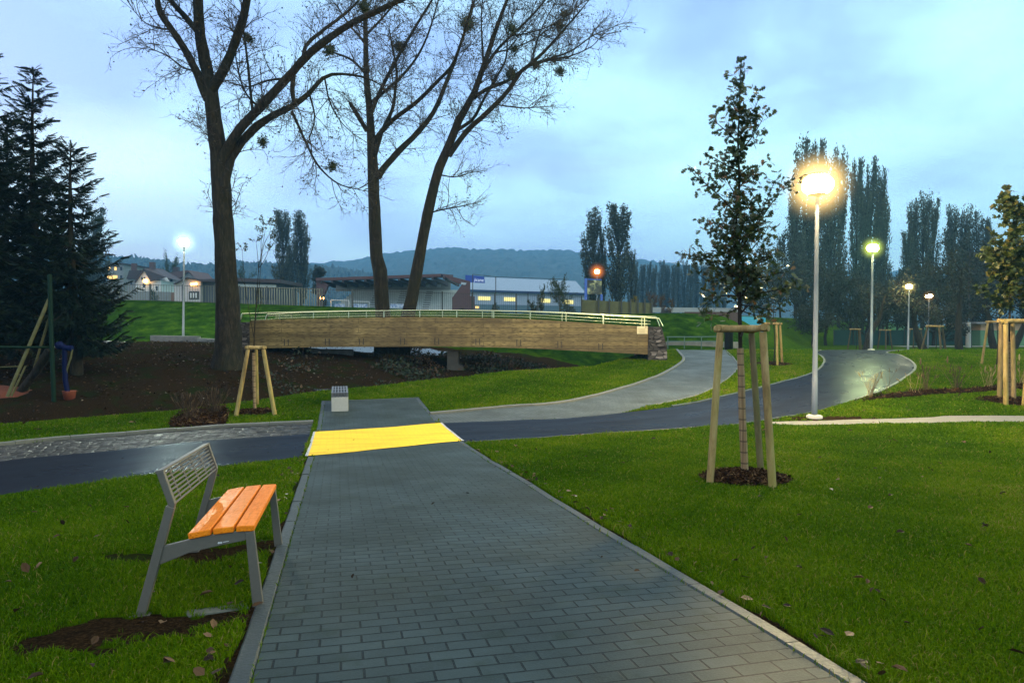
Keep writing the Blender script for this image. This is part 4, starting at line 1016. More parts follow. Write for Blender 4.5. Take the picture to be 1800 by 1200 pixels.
side = [(273.5, 831), (285.5, 826), (307, 886), (305, 896), (295, 889)]
for k, off in enumerate((0.0, Lb-.05)):
    for nm, poly, th in (('leg', legF, .05), ('leg', legR, .05), ('seat_rail', rail, .035), ('back_upright', side, .045)):
        m = MB(); P = np.array([onplane(*p) for p in poly])+ax*(off+(.008 if nm != 'leg' else 0)); prism(m, P, ax*th)
        lo = m.build(nm, M_BENCH, bench, bevel=.004)
        if nm == 'leg':
            m = MB(); q = P[2:4].mean(0) if poly is legF else P[0:2].mean(0); box(m, q+ax*.025+V3(0, 0, .004), (.11, .07, .010), bb, ax); m.build('foot_plate', M_BENCH, lo)
for a, b in (((331.5, 948.5), (371, 940.5)), ((375, 940), (411, 935.5)), ((415, 935.3), (447, 933.5))):
    m = MB(); P0, P1 = onplane(*a), onplane(*b); up = np.cross(ax, P1-P0); up = norm(up); up = up*(1 if up[2] > 0 else -1)
    poly = [P0, P1, P1+up*.036, P0+up*.036]; prism(m, np.array(poly)-ax*.004+up*.002, ax*(Lb+.01)); m.build('seat_slat', M_ORANGE, bench, bevel=.006)
b0, b1 = onplane(279.5, 829), onplane(304, 889)
for i, q in enumerate(np.linspace(.0, .97, 9)):
    m = MB(); p = b0+(b1-b0)*q
    if i == 0: box(m, p+ax*Lb/2, (Lb-.01, .045, .014), ax, norm(b1-b0)*.2+bb)
    else: tube(m, np.array([p+ax*.02, p+ax*(Lb-.02)]), .0066, 8)
    m.build('back_rod', M_BENCH, bench)
for q in (.2, .4, .6, .8):
    m = MB(); a, b = b0+(b1-b0)*.02+bb*.02, b0+(b1-b0)*.98+bb*.02; box(m, (a+b)/2+ax*Lb*q, (np.linalg.norm(b-a), .035, .006), norm(b-a), ax); m.build('back_strap', M_BENCH, bench)
m = MB()
for px in (384.4, 388.3):
    c_ = onplane(px, 954.1-(px-384)*.1)-ax*-.005; th = np.linspace(0, 2*math.pi, 15)[:-1]
    prism(m, np.array([c_+bb*.0062*math.cos(t)+V3(0, 0, .0062*math.sin(t)) for t in th]), ax*.0015)
a_, b_ = onplane(391.5, 952.8), onplane(402, 950.8); box(m, (a_+b_)/2+ax*.0055, (np.linalg.norm(b_-a_), .0035, .0012), norm(b_-a_), V3(0, 0, 1)); m.build('maker_mark', M_LOGO, bench)
M_FOOT = pm('footing_concrete', (.10, .11, .09), (.03, .03, .022), 8, .9, kind='World', bmp=.5)
m = MB(); P = [ground(x, y) for x, y in ((322, 1074), (432, 1060), (438, 1069), (332, 1085))]; prism(m, np.array(P)+V3(0, 0, -.08), V3(0, 0, .088)); tag(m.build('concrete_footing', M_FOOT, origin=P[0], bevel=.01), 'muddy concrete footing strip under the near end of the orange bench', 'footing')
# low slotted bench seen end-on on the platform
M_CONC = pm('pale_concrete', (.42, .41, .36), (.34, .33, .29), 14, .7, bmp=.3, bd=.004)
M_GRILLE = pm('galvanised_grey', (.16, .16, .165), (.11, .11, .115), 20, .45, metal=.5, bmp=.1)
g_ = ground(597.5, 723.5); D = g_[1]; wd = 29*D/F; top = at(0, 690, D)[2]; h0 = at(0, 697.5, D)[2]
sbn = thing('slotted_bench', 'low pale concrete bench with a grey slotted top beyond the yellow crossing', 'bench', g_)
Lc = 2.0; X_, Y_ = pw, pd
gz = min(g_[2], g1(*(g_+pd*Lc)[:2]))
m = MB(); box(m, g_+Y_*Lc/2+V3(0, 0, 0)+V3(0, 0, (h0-g_[2])/2-.04), (wd, Lc-.02, h0-g_[2]+.08), X_, Y_); m.build('pedestal', M_CONC, sbn, bevel=.012)
m = MB(); zt = top-.03
for q in (-.5, -.3, -.1, .1, .3, .5): box(m, g_+Y_*Lc/2+X_*q*(wd-.05)+V3(0, 0, (h0+top)/2-g_[2]), (.05 if abs(q) == .5 else .035, Lc, top-h0), X_, Y_)
for s in (.09, .5, .93): box(m, g_+Y_*Lc*s+V3(0, 0, (h0+top)/2-g_[2]-.002), (wd-.02, .16 if s != .5 else .2, top-h0-.006), X_, Y_)
m.build('seat', M_GRILLE, sbn, bevel=.004)
m = MB(); c_ = ground(566, 687); th = np.linspace(0, 2*math.pi, 25)[:-1]; prism(m, np.array([(c_[0]+.33*math.cos(t), c_[1]+.33*math.sin(t), c_[2]+.02) for t in th]), V3(0, 0, .05))
prism(m, np.array([(c_[0]+.29*math.cos(t), c_[1]+.29*math.sin(t), c_[2]+.0705) for t in th]), V3(0, 0, .008)); tag(m.build('manhole_cover', pm('wet_steel', (.5, .52, .55), rough=.15, metal=.9, bmp=.05), origin=c_), 'round wet manhole lid shining at the bank edge behind the slotted bench', 'manhole cover')

# ---------------------------------------------------------------- lamps
M_GALV = pm('galvanised_steel', (.24, .25, .25), (.16, .17, .17), 9, .5, metal=.5, spec=.5, bmp=.08, stretch=(1, 1, .15))
M_DARKM = pm('dark_metal', (.03, .03, .032), rough=.5, metal=.5)
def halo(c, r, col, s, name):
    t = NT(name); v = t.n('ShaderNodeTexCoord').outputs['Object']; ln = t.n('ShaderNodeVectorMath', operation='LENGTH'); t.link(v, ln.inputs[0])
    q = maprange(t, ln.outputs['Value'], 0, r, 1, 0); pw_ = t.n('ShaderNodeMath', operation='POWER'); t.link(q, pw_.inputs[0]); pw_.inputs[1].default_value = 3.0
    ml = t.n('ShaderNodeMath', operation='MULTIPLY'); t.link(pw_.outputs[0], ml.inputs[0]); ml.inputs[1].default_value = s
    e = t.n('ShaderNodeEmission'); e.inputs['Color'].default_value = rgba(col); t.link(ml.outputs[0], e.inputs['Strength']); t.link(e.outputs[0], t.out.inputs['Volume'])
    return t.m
LAMPS = []
def lamp(label, px, base, hpx, hpy, rp, rx, rz, col, power, hl, D=None, foot=True):
    b = base; D = b[1]; h = at(hpx, hpy, D)
    root = thing('street_lamp', label, 'street lamp', b, 'lit park lamps'); LAMPS.append(root)
    m = MB(); top = V3(h[0], D, h[2]-rz*.8); tube(m, np.array([b+(top-b)*q for q in (0, .18, .181, .6, 1)])-V3(0, 0, .0), np.array([rp*1.15, rp*1.1, rp, rp*.85, rp*.7]), 14); m.build('pole', M_GALV, root)
    if foot:
        m = MB(); lathe(m, b, [(.0, .075), (.16, .07), (.19, .055), (.2, -.1)], 20); m.build('concrete_base', M_CONC, root)
    m = MB(); cc = V3(h[0], D, h[2]); ball(m, cc, (rx, rx, rz), 24, 14)
    A = 4*math.pi*(((rx*rx)**1.6+2*(rx*rz)**1.6)/3)**(1/1.6)
    m.build('diffuser', emat('lamp_light_'+label.split()[0], col, power/(math.pi*A)), root)
    m = MB(); lathe(m, cc, [(rp*.7, -rz*1.15), (rp*1.6, -rz*.98), (rx*.62, -rz*.93), (rx*.6, -rz*.84)], 18); m.build('shield_collar', M_DARKM, root); m = MB(); lathe(m, cc, [(0, rz*1.12), (rx*.5, rz*1.05), (rx*.62, rz*.84), (0, rz*.8)], 18); m.build('lamp_cap', M_DARKM, root)  # collar shape widened to block light going straight down
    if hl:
        hr, hc, hs = hl; m = MB(); ball(m, V3(0, 0, 0), hr, 20, 12); o = m.build('light_halo', halo(None, hr, hc, hs, 'bloom_glow'), root, local=True); o.location = tuple(cc-b)  # emissive ball added round the head to imitate lens bloom
    return root
WARM = (1.0, .74, .36); GRN = (.92, 1.0, .42); WHT = (.88, 1.0, .86); ORG = (1.0, .42, .10)
b1_ = ground(1431.5, 734)
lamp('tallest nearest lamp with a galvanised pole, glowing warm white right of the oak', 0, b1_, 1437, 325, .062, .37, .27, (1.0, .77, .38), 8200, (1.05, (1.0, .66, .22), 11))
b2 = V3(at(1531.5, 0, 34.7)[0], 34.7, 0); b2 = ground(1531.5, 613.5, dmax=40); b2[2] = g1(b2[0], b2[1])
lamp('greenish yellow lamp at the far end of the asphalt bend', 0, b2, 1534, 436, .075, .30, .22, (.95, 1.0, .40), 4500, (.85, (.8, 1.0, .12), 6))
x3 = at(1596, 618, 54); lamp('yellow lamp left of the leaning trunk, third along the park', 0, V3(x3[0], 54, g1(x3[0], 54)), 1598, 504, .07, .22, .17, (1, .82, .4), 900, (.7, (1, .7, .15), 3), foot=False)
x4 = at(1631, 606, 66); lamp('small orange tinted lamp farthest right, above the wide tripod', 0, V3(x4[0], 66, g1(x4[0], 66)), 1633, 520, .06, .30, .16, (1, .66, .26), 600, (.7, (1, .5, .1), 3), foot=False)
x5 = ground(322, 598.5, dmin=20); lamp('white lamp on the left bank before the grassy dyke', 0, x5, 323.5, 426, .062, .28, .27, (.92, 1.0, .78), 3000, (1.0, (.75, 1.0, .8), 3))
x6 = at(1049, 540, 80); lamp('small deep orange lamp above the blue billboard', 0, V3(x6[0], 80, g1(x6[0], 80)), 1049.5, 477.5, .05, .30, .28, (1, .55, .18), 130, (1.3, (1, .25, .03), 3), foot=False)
x7 = at(567, 545, 85); lamp('small orange lamp at the left end of the grandstand', 0, V3(x7[0], 85, g1(x7[0], 85)), 566, 524, .04, .22, .2, (1, .5, .12), 60, None, foot=False)
# ---------------------------------------------------------------- bridge
def m_wood():
    t = NT('weathered_bridge_wood'); v = coords(t, 'World', scale=(.35, 1, 3.0)); f = noise(t, v, 3.2, 8, .7, .6); g = noise(t, coords(t, 'World', scale=(.9, 1, 5)), 4.5, 3, .5); s = noise(t, coords(t, 'World', scale=(1, 1, .9)), .6, 3)
    col = ramp(t, f, [(.28, (.14, .095, .034)), (.5, (.29, .205, .078)), (.72, (.40, .29, .12))])
    bk = t.n('ShaderNodeTexBrick'); bk.offset = .37; t.link(coords(t, 'World'), bk.inputs['Vector'])
    mpz = coords(t, 'World'); sz = t.n('ShaderNodeSeparateXYZ'); t.link(mpz, sz.inputs[0]); cz = t.n('ShaderNodeCombineXYZ'); t.link(sz.outputs[0], cz.inputs[0]); t.link(sz.outputs[2], cz.inputs[1]); t.link(cz.outputs[0], bk.inputs['Vector'])
    for k_, x_ in (('Scale', 1.0), ('Mortar Size', .010), ('Brick Width', 3.6), ('Row Height', .215)): bk.inputs[k_].default_value = x_
    bk.inputs['Color1'].default_value = (.62, .62, .62, 1); bk.inputs['Color2'].default_value = (1.15, 1.12, 1.05, 1); bk.inputs['Mortar'].default_value = (.12, .1, .08, 1)
    col = mix(t, .8, col, bk.outputs['Color'], 'MULTIPLY')
    col = mix(t, maprange(t, g, .50, .66, 0, .85), col, (.065, .042, .017)); col = mix(t, maprange(t, s, .42, .62, 0, .6), col, (.085, .055, .022))
    w = t.n('ShaderNodeTexWave', wave_type='BANDS', bands_direction='Z'); w.inputs['Scale'].default_value = .5; w.inputs['Distortion'].default_value = .3; t.link(coords(t, 'World'), w.inputs['Vector'])
    col = mix(t, maprange(t, w.outputs['Fac'], .97, 1, 0, .5), col, (.05, .03, .015))
    return finish(t, col, .6, 0, .3, bump(t, f, .4, .01))
M_WOOD = m_wood()
def m_steel():
    t = NT('polished_handrail'); f = noise(t, coords(t, 'World', scale=(.25, 1, 1)), 2, 3)
    return finish(t, (.72, .70, .40), maprange(t, f, .3, .7, .12, .3), 1.0, .5)
M_STEEL = m_steel()
def m_drystone(name, c=(.10, .085, .075)):
    t = NT(name); v = coords(t, 'World', scale=(1, 1, 2.6)); vo = t.n('ShaderNodeTexVoronoi', feature='DISTANCE_TO_EDGE'); vo.inputs['Scale'].default_value = 3.6; t.link(v, vo.inputs['Vector'])
    vc = t.n('ShaderNodeTexVoronoi'); vc.inputs['Scale'].default_value = 3.6; t.link(v, vc.inputs['Vector']); sx = t.n('ShaderNodeSeparateColor'); t.link(vc.outputs['Color'], sx.inputs[0])
    col = ramp(t, sx.outputs[0], [(0, tuple(x*.5 for x in c)), (.8, c), (1, tuple(x*2.4 for x in c))]); e = maprange(t, vo.outputs['Distance'], .01, .07, 0, 1)
    col = mix(t, e, (.01, .008, .008), col)
    return finish(t, col, .85, 0, .2, bump(t, e, 1, .04))
M_DRYST = m_drystone('dry_stone')
DB, DK = 32.0, 35.2
br = thing('footbridge', 'long timber sided footbridge with bright steel handrails over the stream', 'bridge', at(790, 612, DB))
tp = resample(np.array([(438, 566), (441, 563.5), (513, 560.5), (600, 558.6), (750, 557), (900, 559.5), (1000, 565), (1060, 569), (1140, 574.5)], float), 60); bt = resample(np.array([(438, 612.3), (570, 610), (700, 609.2), (770, 609), (900, 611.2), (1027, 617), (1138, 623)], float), 60)
for D, nm in ((DB, 'girder'), (DK, 'girder')):
    T = np.array([at(p[0], p[1], DB) for p in tp]); B = np.array([at(p[0], p[1], DB) for p in bt]); B[:, 0] = T[:, 0]; T[:, 1] = B[:, 1] = D; n = len(T); m = MB()
    th = V3(0, .24 if D == DB else -.24, 0); v = np.concatenate([T, B, T+th, B+th])
    f = [(i, n+i, n+i+1, i+1) for i in range(n-1)]+[(2*n+i, 2*n+i+1, 3*n+i+1, 3*n+i) for i in range(n-1)]+[(i, i+1, 2*n+i+1, 2*n+i) for i in range(n-1)]+[(n+i, 3*n+i, 3*n+i+1, n+i+1) for i in range(n-1)]+[(0, 2*n, 3*n, n), (n-1, 2*n-1, 4*n-1, 3*n-1)]
    m.add(v, f); m.build(nm, M_WOOD, br)
    if D == DB: GT, GB = T.copy(), B.copy()
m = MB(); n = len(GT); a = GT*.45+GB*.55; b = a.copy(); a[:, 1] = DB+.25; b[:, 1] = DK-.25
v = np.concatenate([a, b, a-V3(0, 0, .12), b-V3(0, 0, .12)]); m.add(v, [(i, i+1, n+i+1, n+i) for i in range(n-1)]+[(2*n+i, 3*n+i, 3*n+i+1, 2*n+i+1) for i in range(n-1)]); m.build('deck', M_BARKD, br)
M_BOLT = pm('rusty_dark_steel', (.035, .025, .018), rough=.7, bmp=.1)
for px in (508, 576, 642, 709, 776, 846, 917, 985, 1058):
    m = MB(); i = int(np.interp(px, tp[:, 0], np.arange(60))); c = GB[i]
    for q in (-.09, .09): box(m, c+V3(q, -.004, .25), (.035, .02, .3)); 
    m.build('bolt_strap', M_BOLT, br)
def railing(rp_, D, lx, rx, posts, ends):
    P = np.array([at(p[0], p[1], D) for p in resample(np.array(rp_, float), 50)]); zg = lambda x: np.interp(x, GT[:, 0], GT[:, 2])-.02
    q = thing_part('railing'); m = MB(); tube(m, P, .032, 10); m.build('handrail', M_STEEL, q)
    for fr in (.36, .68):
        m = MB(); Z = P.copy(); Z[:, 2] = P[:, 2]+(zg(P[:, 0])-P[:, 2])*fr; tube(m, Z[1:-1], .013, 7); m.build('mid_rail', M_STEEL, q)
    for px in posts:
        x = at(px, 550, D)[0]; zt = np.interp(x, P[:, 0], P[:, 2]); m = MB(); box(m, (x, D, (zt+zg(x))/2-.03), (.034, .04, zt-zg(x)+.03)); m.build('rail_post', M_STEEL, q)
    for e, (bx, by) in zip((P[0], P[-1]), ends):
        m = MB(); b_ = at(bx, by, D); tube(m, np.array([e, e*.5+b_*.5, b_]), .04, 8); m.build('rail_post', M_STEEL, q)
def thing_part(name):
    o = bpy.data.objects.new(name, None); COL.objects.link(o); o.parent = br; WLOC[o.name] = WLOC[br.name]; return o
railing([(470, 553), (520, 550), (600, 547.6), (750, 545.6), (900, 547), (1000, 551), (1100, 556.2), (1158, 559.5)], DB+.12, 0, 0, [492, 551, 613, 675, 738, 803, 868, 932, 995, 1060, 1133], [(466.5, 563.5), (1165, 573.5)])
railing([(426, 551.3), (500, 549), (650, 546.3), (800, 545.6), (950, 548), (1080, 553.6), (1153, 557)], DK-.12, 0, 0, [450, 513, 578, 644, 711, 778, 848, 865, 988, 1061, 1128], [(422, 564), (1159, 573)])
m = MB(); x, y, w, h = at(1120, 574.2, DB)[0], DB, .53, .4; pl = at(1129, 580, DB); box(m, (pl[0], DB-.012, pl[2]), (.50, .016, .36)); pq = m.build('plaque', pm('pale_brass_plate', (.80, .66, .36), (.7, .56, .3), 6, .45, bmp=.05), br, bevel=.003)
m = MB()
for i in range(5): box(m, (pl[0]-.02, DB-.022, pl[2]+.06-.045*i), (.34-.06*(i % 2), .003, .012))
box(m, (pl[0]+.16, DB-.022, pl[2]+.13), (.05, .003, .05)); m.build('engraved_lines', pm('engraving', (.42, .30, .14), bmp=0), pq)
for nm, lab, poly in (('stone_abutment', 'dark dry stone abutment at the right end of the bridge', [(1140.5, 574.5), (1163, 574.5), (1172, 609), (1173, 640), (1139, 640)]), ('stone_abutment', 'dark stone abutment at the left end of the bridge behind the big trunk', [(416, 566), (437.5, 566), (437.5, 640), (412, 640)])):
    m = MB(); P = np.array([at(a, b, DB-.1) for a, b in poly]); prism(m, P, V3(0, 3.6, 0)); tag(m.build(nm, M_DRYST, origin=P[0]), lab, 'bridge abutment')
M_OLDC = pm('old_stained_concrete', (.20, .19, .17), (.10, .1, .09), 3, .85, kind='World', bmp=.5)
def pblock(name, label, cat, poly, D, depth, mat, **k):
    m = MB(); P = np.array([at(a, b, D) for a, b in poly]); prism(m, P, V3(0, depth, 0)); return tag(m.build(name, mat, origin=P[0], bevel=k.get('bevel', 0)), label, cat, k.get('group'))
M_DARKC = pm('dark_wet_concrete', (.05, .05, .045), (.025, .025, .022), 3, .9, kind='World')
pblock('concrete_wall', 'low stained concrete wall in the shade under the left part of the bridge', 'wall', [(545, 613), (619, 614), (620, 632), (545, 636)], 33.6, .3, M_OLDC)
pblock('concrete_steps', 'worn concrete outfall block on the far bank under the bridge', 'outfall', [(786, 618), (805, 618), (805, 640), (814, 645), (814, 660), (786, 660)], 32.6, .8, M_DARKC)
pblock('dark_gap_block', 'dark block filling the gap under the left end of the bridge', 'slab', [(440, 613.5), (500, 613.5), (500, 626), (440, 630)], 33.0, 1.2, M_BARKD)  # plain dark block filling the gap beneath the bridge end
pblock('low_concrete_wall', 'longer pale low concrete wall at the foot of the dyke, behind the white left lamp', 'low wall', [(264, 589.5), (346, 591), (346, 600.5), (264, 606)], 39.9, .5, M_OLDC, group='low concrete walls by the towpath')
pblock('low_concrete_wall', 'pale low concrete wall left, partly behind the spruces', 'low wall', [(150, 598), (213, 600.5), (213, 607), (150, 613)], 37.2, .5, M_CONC, group='low concrete walls by the towpath')
pblock('low_concrete_wall', 'thin grey end of the concrete walls beside the big trunk', 'low wall', [(347, 594.5), (380, 596), (380, 602), (347, 602)], 38.8, .5, M_OLDC, group='low concrete walls by the towpath')
# low railing and channel wall beyond the right bridge end
lr = thing('low_railing', 'low teal railing beyond the paved path at the right bridge end', 'railing', at(1175, 606, 41)); M_TEAL = pm('teal_paint', (.06, .11, .11), rough=.5)
for y in (592, 600):
    m = MB(); tube(m, np.array([at(1172, y, 41), at(1215, y, 41.3), at(1262, y-.5, 41.6)]), .03, 8); m.build('rail', M_TEAL, lr)
for px in (1174, 1203, 1233, 1260):
    m = MB(); a = at(px, 591, 41.3); tube(m, np.array([a, V3(a[0], a[1], g1(a[0], a[1])-.1)]), .028, 8); m.build('rail_post', M_TEAL, lr)
pblock('channel_wall', 'dark brown wall strip under the teal railing', 'wall', [(1172, 601), (1300, 601), (1300, 640), (1172, 640)], 42.2, .4, M_OLDC)
m = MB(); c_ = at(1281, 608, 39.3); c_[2] = g1(c_[0], c_[1]); lathe(m, c_, [(0, 0), (.24, 0), (.24, 1.0), (.27, 1.02), (.27, 1.1), (.2, 1.16), (0, 1.18)], 22); tag(m.build('litter_bin', M_DARKM, origin=c_), 'dark round litter bin at the end of the paved branch', 'litter bin')

# ---------------------------------------------------------------- dyke fences
M_BARF = pm('pale_fence_bars', (.15, .145, .09), (.10, .10, .07), 5, .5, metal=.2, bmp=0); M_FPOST = pm('dark_fence_post', (.03, .035, .032), rough=.6, bmp=0)
def bar_fence(label, pts, D, step, bw, mat, post_every, pmat, rails=2, name='bar_fence', slope=0.0):
    """pts: [(px, top py, bottom py)]"""
    a = np.array(pts, float); xs = np.arange(a[0, 0], a[-1, 0], step); o = at(a[0, 0], a[0, 2], D); root = thing(name, label, 'fence', o); m = MB()
    dep = lambda px: D+slope*(px-a[0, 0])
    for px in xs:
        t, b = np.interp(px, a[:, 0], a[:, 1]), np.interp(px, a[:, 0], a[:, 2]); A, B = at(px, t, dep(px)), at(px, b, dep(px)); box(m, (A+B)/2, (bw, bw, abs(A[2]-B[2])))
    m.build('fence_bars', mat, root)
    for q in np.linspace(.04, .9, rails):
        m = MB(); P = np.array([at(px, np.interp(px, a[:, 0], a[:, 1])*(1-q)+np.interp(px, a[:, 0], a[:, 2])*q, dep(px)) for px in np.linspace(a[0, 0], a[-1, 0], 14)]); tube(m, P, bw*.8, 4); m.build('rail', pmat, root)
    for px in np.arange(a[0, 0], a[-1, 0]+.1, post_every):
        t, b = np.interp(px, a[:, 0], a[:, 1]), np.interp(px, a[:, 0], a[:, 2]); A, B = at(px, t-1, dep(px)), at(px, b+4, dep(px)); m = MB(); box(m, (A+B)/2, (.09, .09, abs(A[2]-B[2]))); m.build('fence_post', pmat, root)
    return root
bar_fence('grey bar fence on the dyke in front of the white gabled house', [(150, 498, 530), (264, 499.5, 531), (420, 503, 536)], 50, 4.6, .022, M_BARF, 57, M_FPOST)
bar_fence('taller pale yellowish bar fence behind the bare sapling', [(421, 503, 540), (500, 505, 541), (566, 507, 543)], 50.4, 4.4, .045, M_BARF, 48, M_FPOST)
bar_fence('dark bar fence with double posts in front of the grandstand', [(567, 507, 546), (700, 511, 551), (830, 515, 556)], 50.2, 3.4, .016, M_FPOST, 52.6, M_FPOST)
bar_fence('dark bar fence in front of the blue grey factory', [(831, 515.5, 556), (900, 517, 557), (1022, 521, 558)], 50.4, 3.4, .016, M_FPOST, 38.2, M_FPOST)
M_OLIVE = pm('olive_netting', (.10, .10, .045), (.07, .075, .035), 3, .8, bmp=0)
o_ = thing('net_fence', 'olive netting fence with dark posts under the central poplars', 'fence', at(1022, 555, 51))
for a, b in ((1022, 1052), (1053, 1092), (1093, 1108), (1109, 1121), (1122, 1133), (1134, 1145)):
    m = MB(); P = [at(a, 526.5+(a-1022)*.05, 51), at(b, 526.5+(b-1022)*.05, 51), at(b, 556, 51), at(a, 556, 51)]; prism(m, np.array(P), V3(0, .02, 0)); m.build('net_panel', M_OLIVE, o_)
for px in (1022, 1052.5, 1071, 1092.5, 1108.5, 1121.5, 1133.5, 1146):
    m = MB(); A, B = at(px, 525, 50.9), at(px, 558, 50.9); box(m, (A+B)/2, (.10, .08, A[2]-B[2])); m.build('fence_post', M_FPOST, o_)
o_ = thing('ball_stop_frame', 'tall thin dark pole frame with a top wire in front of the factory', 'net frame', at(871, 553, 51.5))
for px, t in ((831, 482), (871.5, 486.5), (928, 515)):
    m = MB(); tube(m, np.array([at(px, 556, 51.5), at(px, t, 51.5)]), .035, 6); m.build('pole', M_FPOST, o_)
m = MB(); tube(m, np.array([at(831, 482, 51.5), at(871.5, 486.5, 51.5), at(1000, 491, 51.5)]), .018, 4); m.build('top_wire', M_FPOST, o_)

# ---------------------------------------------------------------- buildings beyond the dyke
M_WALLW = pm('white_render', (.62, .62, .60), (.52, .52, .51), 1.5, .8, bmp=.1); M_WALLG = pm('grey_render', (.24, .24, .23), (.19, .19, .185), 1.5, .85, bmp=.1); M_WALLP = pm('pinkish_render', (.50, .44, .42), (.42, .38, .37), 1.5, .85, bmp=.1)
M_ROOF = pm('dark_roof_tiles', (.05, .032, .03), (.035, .025, .025), 2, .7, bmp=.3); M_ROOFR = pm('reddish_roof_tiles', (.10, .05, .042), (.06, .035, .032), 2, .7, bmp=.3); M_WIN = pm('dark_window_glass', (.02, .025, .03), rough=.12, bmp=0)
M_LIT = emat('lit_window', (1, .66, .22), 1.6); M_LITW = emat('lit_factory_window', (1, .9, .34), 1.25); M_LAMPO = emat('orange_wall_lamp', (1, .5, .12), 9)
def q3(pts, D): return np.array([at(a, b, D) for a, b in pts])
def part(root, name, pts, D, depth, mat, a=None):
    m = MB(); prism(m, q3(pts, D), V3(0, depth, 0)); return m.build(name, mat, root)
def house(name, label, px, py, D): return thing(name, label, 'house', at(px, py, D))
h = house('house', 'white gabled house with a lamp glowing on its front wall', 252, 545, 150)
part(h, 'wall', [(238.5, 493), (252, 474), (263.5, 493), (283, 493), (283, 560), (238.5, 560)], 150, 9, M_WALLW)
rf = MB(); P = q3([(236.5, 494.5), (252, 472.3)], 149.5); Q = q3([(253, 472.3), (292, 494.5)], 149.5)
v = [P[0], P[1], P[1]+V3(0, 10, 0), P[0]+V3(0, 10, 0)]; rf.add(np.array(v+[p-V3(0, 0, .3) for p in v]), [(0, 1, 2, 3), (7, 6, 5, 4), (0, 4, 5, 1)])
t1, t2, t3, t4 = at(252.3, 472, 149.4), at(270.5, 470.6, 153), at(292, 487.5, 149.6), at(263.8, 493, 149.3); rf.add(np.array([t1, t2, t3, t4, t1+V3(0, 9, 0), t2+V3(0, 4, 0), t3+V3(0, 9, -.5), t4-V3(0, 0, .3)]), [(0, 3, 2, 1), (0, 1, 5, 4), (1, 2, 6, 5), (3, 7, 2)])
r_ = rf.build('roof', M_ROOF, h); m = MB(); P = at(268, 471, 152); box(m, P+V3(0, 0, .3), (1.0, .9, 2)); m.build('chimney', M_ROOFR, r_)
for a, b, c, d, w in ((248.2, 487, 251, 492, 0), (252.6, 487, 255.4, 492, 0), (251.5, 497, 255.2, 505, 0), (274, 503, 277, 511, 0)): part(h, 'window', [(a, b), (c, b), (c, d), (a, d)], 149.93, .04, M_WIN)
m = MB(); P = at(256, 494, 149.2); ball(m, P, .55, 10, 6); m.build('wall_lamp', M_LAMPO, h)
h = house('house', 'grey wing with a dark roof joined left of the white gabled house', 230, 545, 153)
part(h, 'wall', [(224, 489), (238.3, 489), (238.3, 560), (224, 560)], 153, 8, M_WALLG); m = MB(); prism(m, q3([(222, 490), (227, 475.5), (247, 474.5), (239, 490)], 152.6), V3(0, 9, 0)); r_ = m.build('roof', M_ROOF, h)
m = MB(); box(m, at(236, 471.5, 155), (.9, .9, 2.2)); m.build('chimney', M_ROOFR, r_); part(h, 'window', [(229, 494), (232, 494), (232, 500), (229, 500)], 152.9, .08, M_WIN)
h = house('house', 'grey house with a reddish gabled roof behind the left lamp pole', 310, 545, 165)
part(h, 'wall', [(284, 489), (320, 489), (330, 477), (341, 489), (341, 560), (284, 560)], 165, 10, M_WALLG); m = MB(); prism(m, q3([(282, 490.5), (299, 479), (330, 474.5), (343.5, 489.5), (330, 477.6), (316, 489.5)], 164.4), V3(0, 11, 0)); r_ = m.build('roof', M_ROOFR, h)
m = MB(); box(m, at(310, 476.5, 168), (1.2, 1, 2)); m.build('chimney', M_ROOF, r_)
for a, b in ((291, 489), (299, 489), (290, 504), (299, 505)): part(h, 'window', [(a, b), (a+4, b), (a+4, b+7), (a, b+7)], 164.9, .1, M_WIN)
h = house('apartment_block', 'grey apartment block corner showing beside the spruces with lit windows', 209, 540, 175); h['category'] = 'apartment block'
part(h, 'wall', [(188, 463), (217, 464.5), (217, 560), (188, 560)], 175, 12, M_WALLG); part(h, 'roof', [(187, 461), (218.5, 462.6), (218.5, 464.6), (187, 463.1)], 174.6, 13, M_ROOF)
for a, b, m_ in ((190, 469, M_LIT), (201, 469, M_LIT), (211, 469, M_WIN), (188.5, 484, M_LIT), (198, 484, M_LIT), (211, 484, M_WIN)): part(h, 'window', [(a, b), (a+(3.6 if m_ is M_WIN or b < 480 else 8), b), (a+(3.6 if m_ is M_WIN or b < 480 else 8), b+6), (a, b+6)], 174.9, .1, m_)
h = house('white_hall', 'low white hall with a shallow gable and black window frames behind the left lamp pole', 329, 545, 95); h['category'] = 'hall'
part(h, 'wall', [(306, 497), (328, 488.3), (353, 493.5), (353, 560), (306, 560)], 95, 6, M_WALLP)
part(h, 'side_wall', [(353.3, 494), (378, 493), (440, 492), (490, 494), (490, 560), (353.3, 560)], 95.6, 8, pm('dark_cladding', (.045, .055, .065), (.035, .045, .055), 2, .7)); part(h, 'roof', [(304.5, 498.3), (328, 487), (353, 490.8), (420, 488.5), (493, 491), (493, 497.5), (420, 494.6), (353.5, 495), (328, 489.2), (305, 499.5)], 94.5, 10, M_ROOF)
f_ = part(h, 'window', [(332, 512), (349.5, 512), (349.5, 526), (332, 526)], 94.93, .06, M_DARKM)
for a in (334.5, 339, 343.5): part(f_, 'pane', [(a, 514.5), (a+2.4, 514.5), (a+2.4, 524), (a, 524)], 94.9, .03, M_WALLP) if False else None
m = MB()
for a in (334.2, 338.8, 343.4): prism(m, q3([(a, 514.8), (a+2.4, 514.8), (a+2.4, 523.5), (a, 523.5)], 94.9), V3(0, .02, 0))
m.build('window_panes', M_WALLW, f_)
m = MB(); 
for px in (337, 341, 345): ball(m, at(px, 499.5+(px-337)*-.1, 94.6), (.22, .2, .2), 8, 6)
